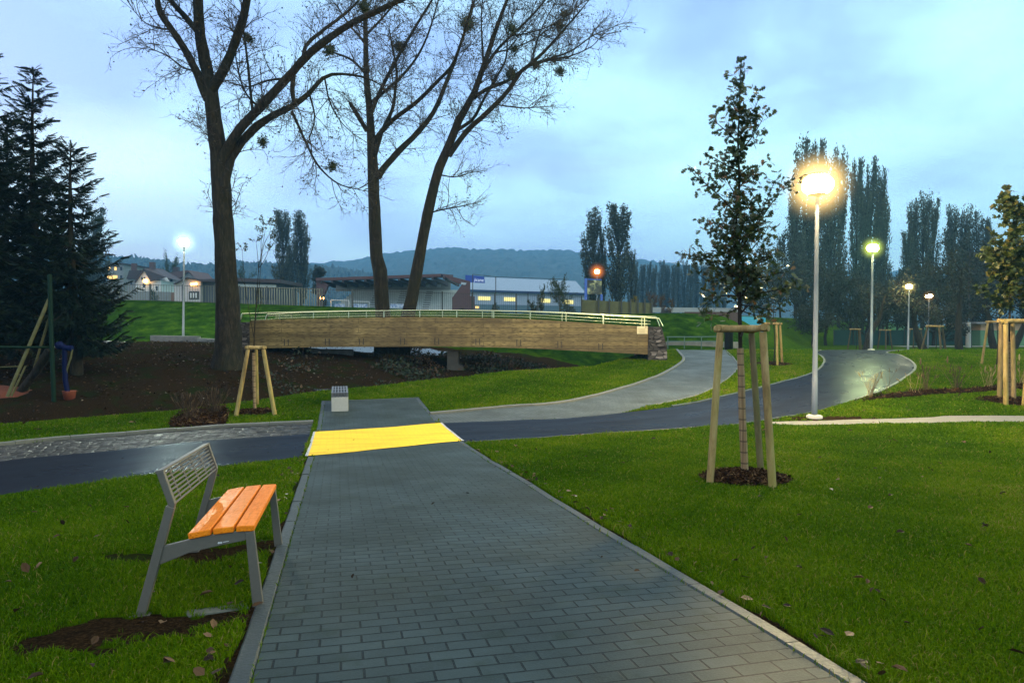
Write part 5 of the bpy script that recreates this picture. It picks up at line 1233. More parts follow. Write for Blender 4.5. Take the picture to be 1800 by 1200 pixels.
m.build('wall_lamp', M_LAMPO, h)
part(h, 'pale_band', [(418.5, 499), (485, 500.5), (485, 505), (418.5, 503.5)], 95.4, .2, M_WALLW)
for a in (419.5, 433, 447, 461, 473): part(h, 'window', [(a, 505), (a+11, 505.2), (a+11, 527), (a, 527)], 95.5, .1, M_WIN)
h = thing('garden_wall', 'long grey garden wall in front of the white gabled house', 'wall', at(250, 530, 120)); part(h, 'wall_panel', [(200, 511), (300, 513), (300, 540), (200, 540)], 120, .4, M_WALLG); part(h, 'gate_pillar', [(300.3, 514), (305.5, 514), (305.5, 540), (300.3, 540)], 119.8, .6, pm('brick_pillar', (.22, .10, .06), (.16, .08, .05), 6, .8))
# grandstand
gs = thing('grandstand', 'roofed football grandstand with grey concrete tiers behind the tree trunks', 'grandstand', at(690, 552, 108)); D = 108
M_TIER = pm('grey_concrete_tiers', (.55, .57, .52), (.42, .45, .42), 1.2, .8); M_RED = pm('red_brown_cladding', (.105, .045, .04), (.075, .035, .033), 2, .7)
m = MB(); nst = 10; zb, zt = at(0, 548, D)[2], at(0, 507, D+6)[2]; xl, xr = at(565, 0, D)[0], at(795, 0, D)[0]
for i in range(nst):
    z0 = zb-1; z1 = zb+(zt-zb)*(i+1)/nst; y = D+.75*i; box(m, ((xl+xr)/2+i*.16, y+.375+4, (z0+z1)/2), (xr-xl-.2*i, 8.75-.75*i if False else .748, z1-z0))
m.build('seating_tiers', M_TIER, gs)
m = MB()
for px in (690, 640, 740):
    x = at(px, 0, D)[0]
    for i in range(nst): box(m, (x, D+.75*i+4.2, zb+(zt-zb)*(i+1)/nst+.06), (1.1, .3, .18))
m.build('stair_flight', M_OLDC, gs)
part(gs, 'back_wall', [(590, 495), (792, 495), (792, 512), (590, 512)], D+12.2, .3, M_WALLG)
for px in (604, 622, 640, 708, 728, 748, 768): part(gs, 'window', [(px, 500), (px+7, 500), (px+7, 504.5), (px, 504.5)], D+12.1, .1, pm('pale_window', (.4, .45, .48), rough=.2, bmp=0) if px == 604 else bpy.data.materials['pale_window'])
m = MB(); a, b, c, d = at(555, 488.5, D-1), at(775, 481.2, D-1), at(797, 483, D+13), at(585, 489.5, D+13)
v = np.array([a, b, c, d]); m.add(np.concatenate([v, v-V3(0, 0, .45)]), [(0, 1, 2, 3), (7, 6, 5, 4), (0, 4, 5, 1), (1, 5, 6, 2), (2, 6, 7, 3), (3, 7, 4, 0)]); m.build('roof', M_RED, gs)
for px in np.linspace(561, 778, 12):
    m = MB(); q = (px-555)/220; A = a+(b-a)*q-V3(0, -.1, .45); Bq = at(px+26, 497+(-3)*q, D+9); prism(m, np.array([A, A-V3(0, 0, .35), Bq-V3(0, 0, .9), Bq]), V3(.35, 0, 0)); m.build('roof_rafter', M_ROOF, gs)
part(gs, 'end_wall', [(775, 481.5), (826, 494), (826, 520), (834, 521), (834, 560), (795, 560), (795, 523), (812, 500), (795, 494)], D-.5, 1.2, M_RED); part(gs, 'end_wall', [(556, 492), (566, 494), (577, 500), (566, 525), (566, 560), (556, 560)], D-.5, 1.0, M_RED)
part(gs, 'end_window', [(811, 495.8), (820, 497.2), (818, 501), (810, 499.5)], D-.6, .08, bpy.data.materials['pale_window'])
m = MB(); P = q3([(603, 546), (603, 533), (655, 534.5), (655, 546)], 106)
gl = thing('football_goal', 'white football goal frame in front of the grandstand', 'goal', at(617, 546, 86))
for L in ([(582, 548), (582, 527.2)], [(613.3, 548), (613.3, 528.6)], [(582, 527.2), (613.3, 528.6)]):
    m = MB(); tube(m, q3(L, 86), .07, 8); m.build('goal_post' if L[0][0] == L[1][0] else 'crossbar', M_WHITE, gl)
gl = thing('football_goal', 'second white goal frame, farther right along the stand', 'goal', at(650, 546, 92))
for L in ([(620, 548), (620, 530)], [(649, 548), (649, 530.6)], [(620, 530), (649, 530.6)]):
    m = MB(); tube(m, q3(L, 92), .06, 8); m.build('goal_post' if L[0][0] == L[1][0] else 'crossbar', M_WHITE, gl)
M_BAN = pm('banner_print', (.5, .55, .62), (.08, .16, .4), 2.2, .6, lo=.45, hi=.55, bmp=0)
for (a, b, lab) in ((588, 606, 'pale blue advertising board left of the goal posts'), (618, 645, 'white and blue advertising board behind the second goal'), (686, 714, 'pale board at the foot of the stand between the trunks')):
    pblock('advertising_board', lab, 'board', [(a, 534), (b, 534.4), (b, 541), (a, 541)], 103, .08, M_BAN, group='boards along the pitch')
# factory
fc = thing('factory', 'long blue grey factory hall with lit yellow windows and a blue roof sign', 'factory', at(920, 552, 185)); D = 185; M_FROOF = pm('blue_grey_roof', (.20, .27, .33), (.17, .23, .29), 1, .5, bmp=.05); M_FWALL = pm('pale_blue_wall', (.36, .41, .48), (.31, .36, .43), 1, .7, bmp=.05)
part(fc, 'wall', [(820, 511), (1027, 517.5), (1027, 552), (820, 552)], D, 30, M_FWALL); part(fc, 'fascia', [(818, 508.5), (1034, 515), (1034, 518.6), (818, 512.4)], D-.8, 1, pm('dark_blue_fascia', (.012, .035, .10), rough=.5, bmp=0))
m = MB(); prism(m, np.array([at(822, 508.5, D-.5), at(1030, 514.8, D-.5), at(1012, 494, D+24), at(826, 486, D+24)]), V3(0, 0, -.2)); m.build('roof', M_FROOF, fc)
part(fc, 'plinth', [(820, 534.5), (1027, 538), (1027, 552), (820, 549)], D-.2, .18, pm('teal_plinth', (.10, .17, .2), rough=.7))
for a, b, y in ((840.3, 862.2, 520.7), (886, 906, 522.2), (950, 967.5, 524.8), (989, 1008, 527)): part(fc, 'window', [(a, y), (b, y+.6), (b, y+7.2), (a, y+6.6)], D-.15, .12, M_LITW)
part(fc, 'door_light', [(835.5, 538), (842, 538.2), (842, 542), (835.5, 541.8)], D-.45, .2, M_LIT)
M_SIGN = pm('blue_sign_board', (.012, .05, .33), (.012, .045, .28), 1, .4, bmp=0)
sg = part(fc, 'sign', [(818, 483), (851, 486), (852.3, 497.3), (818, 496)], D-2, .5, M_SIGN)
cu = bpy.data.curves.new('sign_lettering', 'FONT'); cu.body = 'jicane'; cu.size = 1.4; cu.extrude = .02; cu.shear = .15
to = bpy.data.objects.new('lettering_source', cu); COL.objects.link(to); bpy.context.view_layer.update()
me = bpy.data.meshes.new_from_object(to.evaluated_get(bpy.context.evaluated_depsgraph_get())); bpy.data.objects.remove(to)
vv = np.zeros(len(me.vertices)*3); me.vertices.foreach_get('co', vv); vv = vv.reshape(-1, 3); k = (850-833)*D/F/np.ptp(vv[:, 0]); p = at(833, 494.3, D-2.1)
vv = np.stack([p[0]+(vv[:, 0]-vv[:, 0].min())*k, p[1]-vv[:, 2]*k, p[2]+vv[:, 1]*k*1.15-(vv[:, 0]-vv[:, 0].min())*k*.05], 1)-WLOC[sg.name]; me.vertices.foreach_set('co', vv.ravel()); me.update()
me.materials.clear(); me.materials.append(emat('sign_letters', (.7, .85, 1.0), 1.0)); to = bpy.data.objects.new('sign_lettering', me); COL.objects.link(to); to.parent = sg
# billboard
bbd = thing('billboard', 'picture billboard on two bright blue posts under the orange lamp', 'billboard', at(1030, 553, 57)); M_BLUE = pm('bright_blue_paint', (.015, .10, .45), rough=.4, bmp=0)
part(bbd, 'post', [(1027.8, 489), (1032.2, 489), (1032.2, 560), (1027.8, 560)], 57, .25, M_BLUE); part(bbd, 'post', [(1055.8, 517), (1059.5, 517), (1059.5, 560), (1055.8, 560)], 57, .25, M_BLUE)
t = NT('poster_print'); vv = coords(t); n_ = noise(t, vv, 1.9, 4, .6, 1.0); n2_ = noise(t, vv, 1.3, 2); col = ramp(t, n_, [(.38, (.01, .012, .015)), (.5, (.08, .10, .07)), (.58, (.42, .40, .16)), (.68, (.5, .55, .6))]); M_POST = finish(t, mix(t, maprange(t, n2_, .5, .6, 0, .6), col, (.02, .025, .03)), .5)
part(bbd, 'picture_panel', [(1032.6, 491.8), (1057.5, 492.6), (1057.5, 517), (1032.6, 516.6)], 57.02, .15, M_POST); m = MB(); tube(m, q3([(1032, 491), (1058, 491.8)], 57.1), .05, 6); m.build('top_bar', M_BLUE, bbd)
# right side: brown wall, turquoise shed, pale street, screen, pavilion
pblock('corrugated_wall', 'dark red brown corrugated wall at the right end of the dyke, behind the oak', 'wall', [(1205, 548), (1302, 548), (1302, 592), (1240, 592), (1205, 556)], 55, .3, pm('brown_corrugated', (.055, .024, .024), (.035, .017, .02), 3, .7, stretch=(3, 1, .2)))
pblock('turquoise_shed', 'bright turquoise shed wall glimpsed behind the oak', 'shed', [(1300, 556), (1346, 558), (1346, 592), (1300, 592)], 58, 3, pm('turquoise_paint', (.03, .30, .46), (.025, .25, .40), 2, .6))
pblock('pale_street_wall', 'pale low parapet of the street beyond the dyke, right of the netting', 'parapet', [(1146, 540), (1310, 541.5), (1310, 549), (1146, 549)], 82, .4, pm('pale_parapet', (.36, .37, .35), (.28, .3, .3), 1, .8))
pc2 = thing('parked_car', 'small dark parked car silhouette on the pale street', 'car', at(1171, 549, 78)); D = 78
part(pc2, 'body', [(1166.5, 549.5), (1167, 545.6), (1169.5, 545), (1171.5, 541.6), (1173.5, 541.4), (1175, 545), (1177.3, 546), (1177.5, 549.5)], D, 1.6, pm('dark_car_paint', (.03, .02, .03), rough=.3, bmp=0)); 
for px in (1168.8, 1175.3):
    m = MB(); c_ = at(px, 549, D-.05); th = np.linspace(0, 6.283, 17)[:-1]; prism(m, np.array([c_+V3(.3*math.cos(q), 0, .3*math.sin(q)) for q in th]), V3(0, .2, 0)); m.build('wheel', M_DARKM, pc2)
M_SCR = pm('dark_green_screen', (.010, .055, .045), (.008, .042, .036), 1.5, .8, bmp=0)
sc_ = thing('windscreen_fence', 'long dark green mesh screen behind the far lawn', 'fence', at(1600, 606, 76))
for a, b in ((1466, 1500), (1500.5, 1545), (1545.5, 1590), (1590.5, 1640), (1640.5, 1685), (1685.5, 1723)):
    part(sc_, 'screen_panel', [(a, 580), (b, 580), (b, 609), (a, 609)], 76, .03, M_SCR)
for px in (1466, 1500.2, 1545.2, 1590.2, 1640.2, 1685.2, 1723): part(sc_, 'fence_post', [(px-.6, 578.6), (px+.6, 578.6), (px+.6, 611), (px-.6, 611)], 75.9, .08, M_FPOST)
pv = thing('pavilion', 'flat roofed pavilion with peach upper and green lower wall at the right edge', 'pavilion', at(1760, 607, 74)); part(pv, 'upper_wall', [(1724, 569), (1830, 567), (1830, 580.4), (1724, 580.4)], 74, 6, pm('peach_render', (.52, .34, .20), (.45, .3, .18), 1, .8)); part(pv, 'lower_wall', [(1723.5, 580.6), (1830, 580.6), (1830, 611), (1723.5, 611)], 73.98, 6.04, pm('green_render', (.13, .26, .13), (.11, .22, .11), 1, .8)); part(pv, 'roof', [(1717, 566.4), (1835, 564.6), (1835, 567), (1717, 569)], 73.2, 7.5, M_WALLG)
cpz = at(1702, 609, 68); cpo = thing('concrete_pole', 'thick pale concrete pole in front of the green screen', 'pole', V3(cpz[0], 68, g1(cpz[0], 68))); m = MB(); tube(m, np.array([WLOC[cpo.name]-V3(0, 0, .1), at(1702.3, 566, 68)]), np.array([.24, .2]), 14); m.build('pole', M_CONC, cpo)
m = MB(); tube(m, np.array([WLOC[cpo.name]+V3(.3, 0, -.1), at(1704.5, 540, 68), at(1703, 480, 68), at(1706, 440, 68)]), .07, 8); m.build('pole_extension', M_DARKM, cpo)
# left edge: court corner post, hydrant-like standpipe, sand; colours darkened to imitate spruce shade
g_ = ground(97, 706, dmin=15); D = g_[1]; M_GRN = pm('green_painted_steel', (.006, .022, .012), (.005, .018, .01), 5, .6, spec=.1); M_GALB = pm('scuffed_steel_tube', (.13, .12, .05), (.06, .06, .03), 8, .6, spec=.1)
cpst = thing('court_corner_post', 'green steel corner post with slanting braces at the left edge', 'fence post', g_)
def tubepart(root, name, pts, D, r, mat, dy=0): m = MB(); P = np.array([at(a, b, D+dy*i) for i, (a, b) in enumerate(pts)]); tube(m, P, r, 10); return m.build(name, mat, root)
tubepart(cpst, 'post', [(87, 482), (90, 590), (95, 708)], D, .065, M_GRN); tubepart(cpst, 'brace', [(86, 526), (50, 610), (13, 697)], D, .05, M_GALB, -.35); tubepart(cpst, 'brace', [(86, 560), (68, 620), (48, 688)], D, .035, M_GALB, .3); tubepart(cpst, 'brace', [(45, 643), (20, 696)], D, .03, M_GALB, -.2)
tubepart(cpst, 'net_roll', [(88, 613), (62, 655), (33, 692)], D, .12, M_BARKD, .25); tubepart(cpst, 'rail', [(88, 610), (40, 610), (-60, 609)], D, .035, M_GRN, -.5); tubepart(cpst, 'rail', [(38, 643.5), (0, 645), (-40, 646)], D, .015, M_GALB, -.3)
g_ = ground(122, 700, dmin=15); D = g_[1]; M_PIPE = pm('blue_enamel', (.003, .007, .05), (.003, .006, .035), 6, .5, spec=.1, bmp=.05)
sp = thing('standpipe', 'blue water standpipe with a brass tap and red foot next to the green post', 'standpipe', g_)
tubepart(sp, 'riser', [(120.5, 699), (115, 670), (113.5, 640), (113.8, 612)], D, .075, M_PIPE); tubepart(sp, 'elbow', [(101, 609), (107, 607), (115, 611.5), (127, 612)], D, .09, M_PIPE); m = MB(); ball(m, at(104.5, 607, D), (.13, .13, .13), 12, 8); m.build('valve', M_PIPE, sp); m = MB(); ball(m, at(99, 609.5, D), (.06, .06, .09), 10, 6); m.build('tap', M_STEEL, sp); tubepart(sp, 'hose', [(127, 614), (124, 630), (117, 650), (116, 668)], D, .03, M_GALB)
m = MB(); lathe(m, g_, [(0, -.05), (.15, -.05), (.19, .22), (.2, .24), (.17, .24), (.1, .1), (0, .1)], 16); m.build('foot_bucket', pm('red_clay', (.26, .055, .02), (.2, .045, .018), 6, .7), sp)
m = MB(); c_ = ground(-5, 690, dmin=15); n = 30
m.add(np.array([(c_[0]+1.05*q*math.cos(a), c_[1]+.8*q*math.sin(a), g1(c_[0]+1.05*q*math.cos(a), c_[1]+.8*q*math.sin(a))+.16*(1-q*q)-.02) for q in (1, .7, .4, .05) for a in np.linspace(0, 6.283, n+1)[:-1]]), [(r*n+i, r*n+(i+1) % n, (r+1)*n+(i+1) % n, (r+1)*n+i) for r in range(3) for i in range(n)], smooth=True)
tag(m.build('clay_heap', pm('red_court_clay', (.15, .035, .012), (.10, .025, .01), 9, .9, bmp=.6), origin=c_), 'heap of red court clay at the left edge behind the brace', 'clay heap', kind='stuff')
# ---------------------------------------------------------------- background trees
M_POPLEAF = leafmat('poplar_foliage', [(0, (.028, .038, .028)), (.6, (.055, .068, .040)), (1, (.11, .11, .055))], .6, .25)
M_POPLEAF2 = leafmat('dull_foliage', [(0, (.010, .016, .010)), (.6, (.022, .030, .014)), (1, (.05, .045, .02))], .6, .25)
M_AUT = leafmat('autumn_foliage', [(0, (.05, .03, .012)), (.6, (.12, .06, .02)), (1, (.22, .12, .03))], .6, .3)
M_YEL = leafmat('yellow_foliage', [(0, (.12, .10, .02)), (1, (.30, .22, .04))], .6, .3)
M_LIME = leafmat('mid_green_foliage', [(0, (.018, .035, .014)), (.6, (.04, .06, .02)), (1, (.09, .10, .03))], .6, .3)
def poplar_proto(seed, H=25.0, w=2.2, n=5600, ragged=.0, size=.42):
    """columnar crown: many steep branches with leaf tufts and gaps between them; unit root at the foot"""
    rs = np.random.default_rng(seed); root = thing('lombardy_poplar', '-', 'poplar', (0, 0, 0)); tb = MB()
    tube(tb, np.array([(0, 0, -1), (.05, 0, H*.3), (0, .05, H*.6), (0, 0, H*.95)]), np.array([.45, .35, .2, .03]), 8); tb.build('trunk', M_BARKD, root, local=True)
    c = MB(); nb = 62; k = 7; P = []
    z0 = H*(.06+.72*rs.random(nb)**1.1); th = rs.random(nb)*6.283; wid = w*np.interp(z0/H, [0, .15, .45, .8, 1], [.75, 1, .95, .55, .3])*(.55+.6*rs.random(nb)); L = np.minimum(H*(.22+.16*rs.random(nb)), H*1.0-z0+ragged*H*.05*rs.normal(size=nb))
    t = np.linspace(0, 1, k)
    P = np.stack([np.cos(th)[:, None]*wid[:, None]*t**.55, np.sin(th)[:, None]*wid[:, None]*t**.55, z0[:, None]+L[:, None]*t], -1)
    btubes(c, P, np.linspace(.09, .02, k)[None]*np.ones((nb, 1)), 4)
    b = rs.integers(0, nb, n); tt = rs.random(n)**.7; i = np.minimum((tt*(k-1)).astype(int), k-2); f = tt*(k-1)-i
    C = P[b, i]+(P[b, i+1]-P[b, i])*f[:, None]+rs.normal(0, 1, (n, 3))*np.array([.22, .22, .4])
    Dv = rs.normal(0, .4, (n, 3)); Dv[:, 2] += .8
    # tones by branch: clumps of lighter and darker foliage
    cards(c, C, Dv, rs.normal(size=(n, 3)), np.c_[size*(.6+.8*rs.random(n)), size*.75*(.6+.8*rs.random(n))], LEAF[0], LEAF[1], 1, np.clip(rs.random(nb)[b]*.6+rs.random(n)*.4, 0, 1))
    c.build('crown', [M_BARKD, M_POPLEAF], root, local=True); return root
def broad_proto(name, seed, H=10.0, w=4.5, n=6000, mat=None, free=.15, size=.24, cat='tree', trunkbend=.4, gap=.5, conic=False):
    rs = np.random.default_rng(seed); root = thing(name, '-', cat, (0, 0, 0)); tb = MB()
    P = np.stack([np.cumsum(rs.normal(0, trunkbend*.3, 8)), np.cumsum(rs.normal(0, trunkbend*.3, 8)), np.linspace(-.3, H*.8, 8)], 1); P -= P[0]*np.array([1, 1, 0]); tube(tb, P, np.linspace(H*.022, .03, 8), 8, jitter=.05)
    ends = []; nb = 30
    for q in range(nb):
        i = rs.uniform(.12+free*.6, .95); s = np.array([np.interp(i*7, np.arange(8), P[:, j]) for j in range(3)]); th = rs.random()*6.283
        r = w*((1-i)**.7*1.05+.05 if conic else math.sqrt(max(0, 1-(2*(i-.42)/1.25)**2)))*(.55+.5*rs.random()); up = (.0 if conic else .55)*r+.15*H*(1-i)*rs.random()*(0 if conic else 1)
        t = np.linspace(0, 1, 7); B = s+np.stack([r*t*math.cos(th), r*t*math.sin(th), up*t**1.3+.1*r*np.sin(t*4+q)], 1)+np.cumsum(rs.normal(0, .06*r/3, (7, 3)), 0); tube(tb, B, np.linspace(H*.008*(1-i*.5), .012, 7), 5); ends.append(B)
    tb.build('trunk', M_BARKD, root, local=True); E = np.stack(ends); c = MB()
    A, ra = grow(*pick(E, 7, .2), 1, .5*w/4, 1.5*w/4, .02, 45, .25, 5, .6); btubes(c, A, ra, 3)
    m = n; b = rs.integers(0, len(A), m); i = rs.integers(1, 5, m); C = A[b, i]+rs.normal(0, .17*w/4, (m, 3))
    cards(c, C, rs.normal(size=(m, 3)), rs.normal(size=(m, 3)), size*(.5+.9*rs.random(m)), LEAF[0], LEAF[1], 1, np.clip(rs.random(len(A))[b]*.55+rs.random(m)*.45, 0, 1))
    c.build('crown', [M_BARKD, mat or M_POPLEAF2], root, local=True); return root
used = {}
def put(proto, px, top, hw, D, label, group, H, w, rz=None, base=None):
    g = at(px, 570, D); z = g1(g[0], D) if base is None else base; h = at(px, top, D)[2]-z; s = (hw*D/F/w, hw*D/F/w, h/H)
    rz = rng.random()*6.28 if rz is None else rz
    if proto.name not in used:
        used[proto.name] = 1; proto.location = (g[0], D, z); proto.scale = s; proto.rotation_euler = (0, 0, rz); proto['label'] = label
        if group: proto['group'] = group
        return proto
    return dup(proto, (g[0], D, z), label, group, s, rz)
PP = [poplar_proto(11), poplar_proto(12), poplar_proto(13, ragged=.5), poplar_proto(14, n=3600)]
GR = 'poplars on the skyline'
poplars = [  # px, top, half width px, D, label
 (170, 366, 24, 130, 'grey poplar showing between the spruce branches at left'), (498, 373, 17, 135, 'left and taller of the slim poplars above the pale bar fence'), (530, 375, 16, 138, 'right one of the slim poplars above the pale bar fence'), (514, 425, 12, 140, 'small poplar squeezed between the slim poplars above the bar fence'),
 (1043, 367, 20, 118, 'left poplar of the central pair, directly behind the orange lamp'), (1086, 363, 26, 116, 'wide dark poplar, right one of the central pair'), (1058, 400, 9, 119, 'narrow side poplar between the central pair'), (1110, 440, 10, 122, 'short slim poplar against the right side of the central pair'),
 (1412, 244, 22, 112, 'tallest poplar, left edge of the clump behind the bright nearest lamp'), (1436, 252, 16, 114, 'poplar directly behind the head of the bright nearest lamp'), (1458, 286, 20, 110, 'lower poplar just right of the bright nearest lamp head'), (1474, 262, 16, 113, 'slender poplar at the right of the clump behind the bright lamp'), (1398, 300, 16, 109, 'lower poplar on the outer left of the clump behind the bright lamp'),
 (1504, 285, 14, 116, 'left of the three poplars above the greenish lamp'), (1528, 289, 17, 114, 'middle of the three poplars above the greenish lamp'), (1546, 299, 13, 117, 'right of the three poplars above the greenish lamp'), (1552, 350, 13, 112, 'short poplar at the right foot of the three above the greenish lamp'), (1516, 330, 14, 112, 'lower poplar filling the gap among the three above the greenish lamp'),
 (1601, 358, 14, 118, 'left poplar of the group right of the sky gap'), (1621, 341, 17, 116, 'highest poplar of the group right of the sky gap'), (1638, 351, 14, 119, 'right poplar of the group right of the sky gap'), (1594, 410, 12, 114, 'short poplar at the left foot of the group right of the sky gap'), (1672, 368, 15, 122, 'left of the bluish poplars beside the maple'), (1695, 364, 14, 124, 'middle of the bluish poplars beside the maple'), (1714, 373, 13, 126, 'right of the bluish poplars beside the maple'), (1731, 388, 12, 128, 'low last poplar in the bluish row beside the maple')]
for i, (px, t_, hw, D, lab) in enumerate(poplars): put(PP[i % 4], px, t_, hw, D, lab, GR, 25.0, 2.2)
for i, px in enumerate((1117, 1129, 1140, 1150, 1163, 1172, 1184, 1192, 1203, 1213, 1224, 1236, 1247, 1260, 1272)):
    put(PP[i % 4], px, 458+9*((i*7) % 4)/3+(6 if i in (3, 6) else 0), 7.5, 240+7*(i % 3), 'slim distant poplar in the faint row between the net fence and the oak', 'distant poplar row', 25.0, 2.2, base=2.0)
BR = [broad_proto('dark_tree', 21), broad_proto('dark_tree', 22, n=5000), broad_proto('dark_tree', 23, n=4200, trunkbend=.8)]
GD = 'dark trees behind the far lawn'
darks = [(1352, 470, 42, 72, 'dark bushy tree straight behind the oak crown on its right'), (1372, 393, 34, 92, 'tall tree with a pointed top left of the bright lamp pole'), (1408, 440, 52, 78, 'dark broad tree left of the bright lamp pole, low down'), (1452, 450, 52, 74, 'dark broad tree right of the bright lamp pole'), (1490, 470, 48, 80, 'dark tree left of the greenish lamp pole'), (1525, 478, 44, 70, 'dark thin crowned tree behind the greenish lamp pole'), (1560, 490, 46, 76, 'dark tree right of the greenish lamp pole'),
 (1600, 468, 48, 82, 'dark tree behind the third yellow lamp'), (1640, 440, 56, 72, 'dark spreading tree over the wide tripod'), (1690, 396, 58, 96, 'big bluish dark tree left of the maple'), (1705, 470, 52, 78, 'dark tree over the concrete pole'), (1752, 440, 54, 80, 'dark tree behind the left half of the maple'), (1805, 430, 56, 76, 'dark tree behind the right half of the maple at the photo edge'), (1325, 505, 34, 80, 'low dark tree behind the oak and the turquoise shed'), (1575, 462, 36, 100, 'pale dark tree in the sky gap'), (1430, 520, 40, 66, 'low dark bush tree at the foot of the bright lamp pole'), (1660, 520, 44, 66, 'low dark tree crown right of the leaning trunk')]
for i, (px, t_, hw, D, lab) in enumerate(darks): put(BR[i % 3], px, t_, hw, D, lab, GD, 10.0, 4.2)
RT = broad_proto('broadleaf_tree', 31, n=5200, mat=M_LIME); CN = broad_proto('conifer_tree', 32, w=2.6, n=4200, conic=True, mat=M_POPLEAF2)
put(RT, 300, 437, 17, 190, 'round green tree between the left lamp and the spruces', None, 10.0, 4.5); put(RT, 426, 462, 26, 180, 'round dark tree half behind the big trunk', None, 10.0, 4.5); put(RT, 985, 482, 24, 68, 'loose autumn tree in front of the factory end', None, 10.0, 4.5)
put(CN, 562, 447, 24, 130, 'dark green conifer left of the grandstand roof', None, 10, 2.6); put(CN, 456, 498, 12, 75, 'small dark conifer behind the bare sapling', None, 10, 2.6); put(CN, 372, 474, 4, 250, 'tiny spruce top on the ridge left of the big trunk', None, 10, 2.6)
AU = broad_proto('autumn_tree', 41, H=6, w=2.2, n=1500, mat=M_AUT, size=.2); put(AU, 1146, 510, 14, 90, 'small rusty orange tree above the right end of the net fence', None, 6, 2.2); YE = broad_proto('yellow_tree', 42, H=6, w=1.6, n=900, mat=M_YEL, size=.2); put(YE, 1114, 512, 6, 53, 'small yellow tree behind the net fence', None, 6, 1.6)
SH = broad_proto('dyke_shrub', 43, H=2.5, w=1.3, n=1400, mat=M_LIME, free=0, size=.14, cat='shrub'); GS = 'shrubs on the dyke crest'
for px, t_, hw, lab in ((935, 527, 11, 'bushy shrub on the dyke before the third lit window'), (870, 532, 8, 'low shrub on the dyke right of the first lit window'), (1000, 535, 16, 'wide brownish shrub at the right factory end'), (953, 500, 8, 'thin tall shrub with sparse leaves on the dyke'), (812, 541, 9, 'low shrub at the right end of the grandstand'), (270, 502, 8, 'small dark shrub before the white gabled house')): put(SH, px, t_, hw, 51 if px != 270 else 118, lab, GS, 2.5, 1.3)
for px, t_, lab in ((1163, 515, 'thin dark tree on the dyke right of the rusty tree'), (1180, 522, 'thin tree beside the parked car')): put(AU, px, t_, 7, 60, lab, None, 6, 2.2)
# leaning dark trunks on the far lawn
for pts, D, lab in (([(1626, 619), (1616, 598), (1608, 570), (1606, 548), (1602, 530)], 56, 'dark trunk leaning left beside the third yellow lamp'), ([(1748, 612), (1742, 590), (1740, 565), (1733, 540), (1728, 500)], 60, 'thin dark trunk in front of the pavilion'), ([(1780, 606), (1792, 590), (1803, 565), (1806, 540), (1815, 500)], 60, 'curving dark trunk at the right edge before the pavilion'), ([(1686, 614), (1685, 580), (1688, 520), (1690, 470)], 58, 'stout dark trunk left of the concrete pole'), ([(1522, 612), (1530, 585), (1545, 560), (1555, 520)], 56, 'forked trunk near the greenish lamp pole')):
    b = at(pts[0][0], pts[0][1], D); b[2] = g1(b[0], b[1]); r = thing('old_tree', lab, 'tree', b, 'old dark trunks on the far lawn'); m = MB(); P = np.array([at(a, c, D) for a, c in pts]); P[0] = b-V3(0, 0, .1); P = resample(P, 14); tube(m, P, np.linspace(.32, .1, 14), 10, jitter=.06); m.build('trunk', M_BARKD, r)
    c = MB(); s, T = pick(P[None], 14, .5); A, ra = grow(s, T, 1, 1.2, 3.0, .05, 55, .2, 6, .6); btubes(c, A, ra, 4); s2, T2 = pick(A, 7, .3); B, rb = grow(s2, T2, 1, .4, 1.2, .02, 45, .1, 5, .7); btubes(c, B, rb, 3)
    k = B[:, 2:].reshape(-1, 3); k = np.repeat(k, 3, 0)+rng.normal(0, .15, (len(k)*3, 3)); cards(c, k, rdir(len(k)), rdir(len(k)), .12+.12*rng.random(len(k)), LEAF[0], LEAF[1], 1); c.build('crown', [M_BARKD, M_POPLEAF2], r)
# bank undergrowth under the bridge
def undergrowth():
    n = 60000; y = rng.uniform(21, 37, n); x = rng.uniform(-10, 9, n); u = bank_u(x, y); pat = np.sin(x*.8+1.3*y)*np.sin(1.1*y-.5*x)+.5*np.sin(2.9*x+y)*np.sin(2.3*y)
    k = (u > .6) & (u < 10.5) & (pat+1.2*(x > -1)+rng.normal(0, .35, n) > -.02+.18*np.maximum(0, -x-2.5)) & ~((y > 31.7) & (y < 35.6) & (u > 9)); x, y, pat = x[k], y[k], pat[k]; n = len(x); h = .06+.42*np.clip(pat, 0, 1)*rng.random(n)
    mb = MB(); D = rdir(n); cards(mb, np.stack([x, y, G(x, y)+h], 1), D, rdir(n)*.8+np.array([0, -.3, .7]), .07+.10*rng.random(n), LEAF[0], LEAF[1], 0, np.clip(.5+.4*np.sin(x*1.3+2*y)*np.sin(y*.9)+rng.normal(0, .25, n), 0, 1))
    m = leafmat('bank_weeds', [(0, (.010, .022, .010)), (.4, (.016, .030, .010)), (.6, (.030, .020, .010)), (.85, (.055, .030, .016)), (1, (.10, .06, .03))], .6, .2)
    tag(mb.build('undergrowth', m), kind='stuff')
undergrowth()
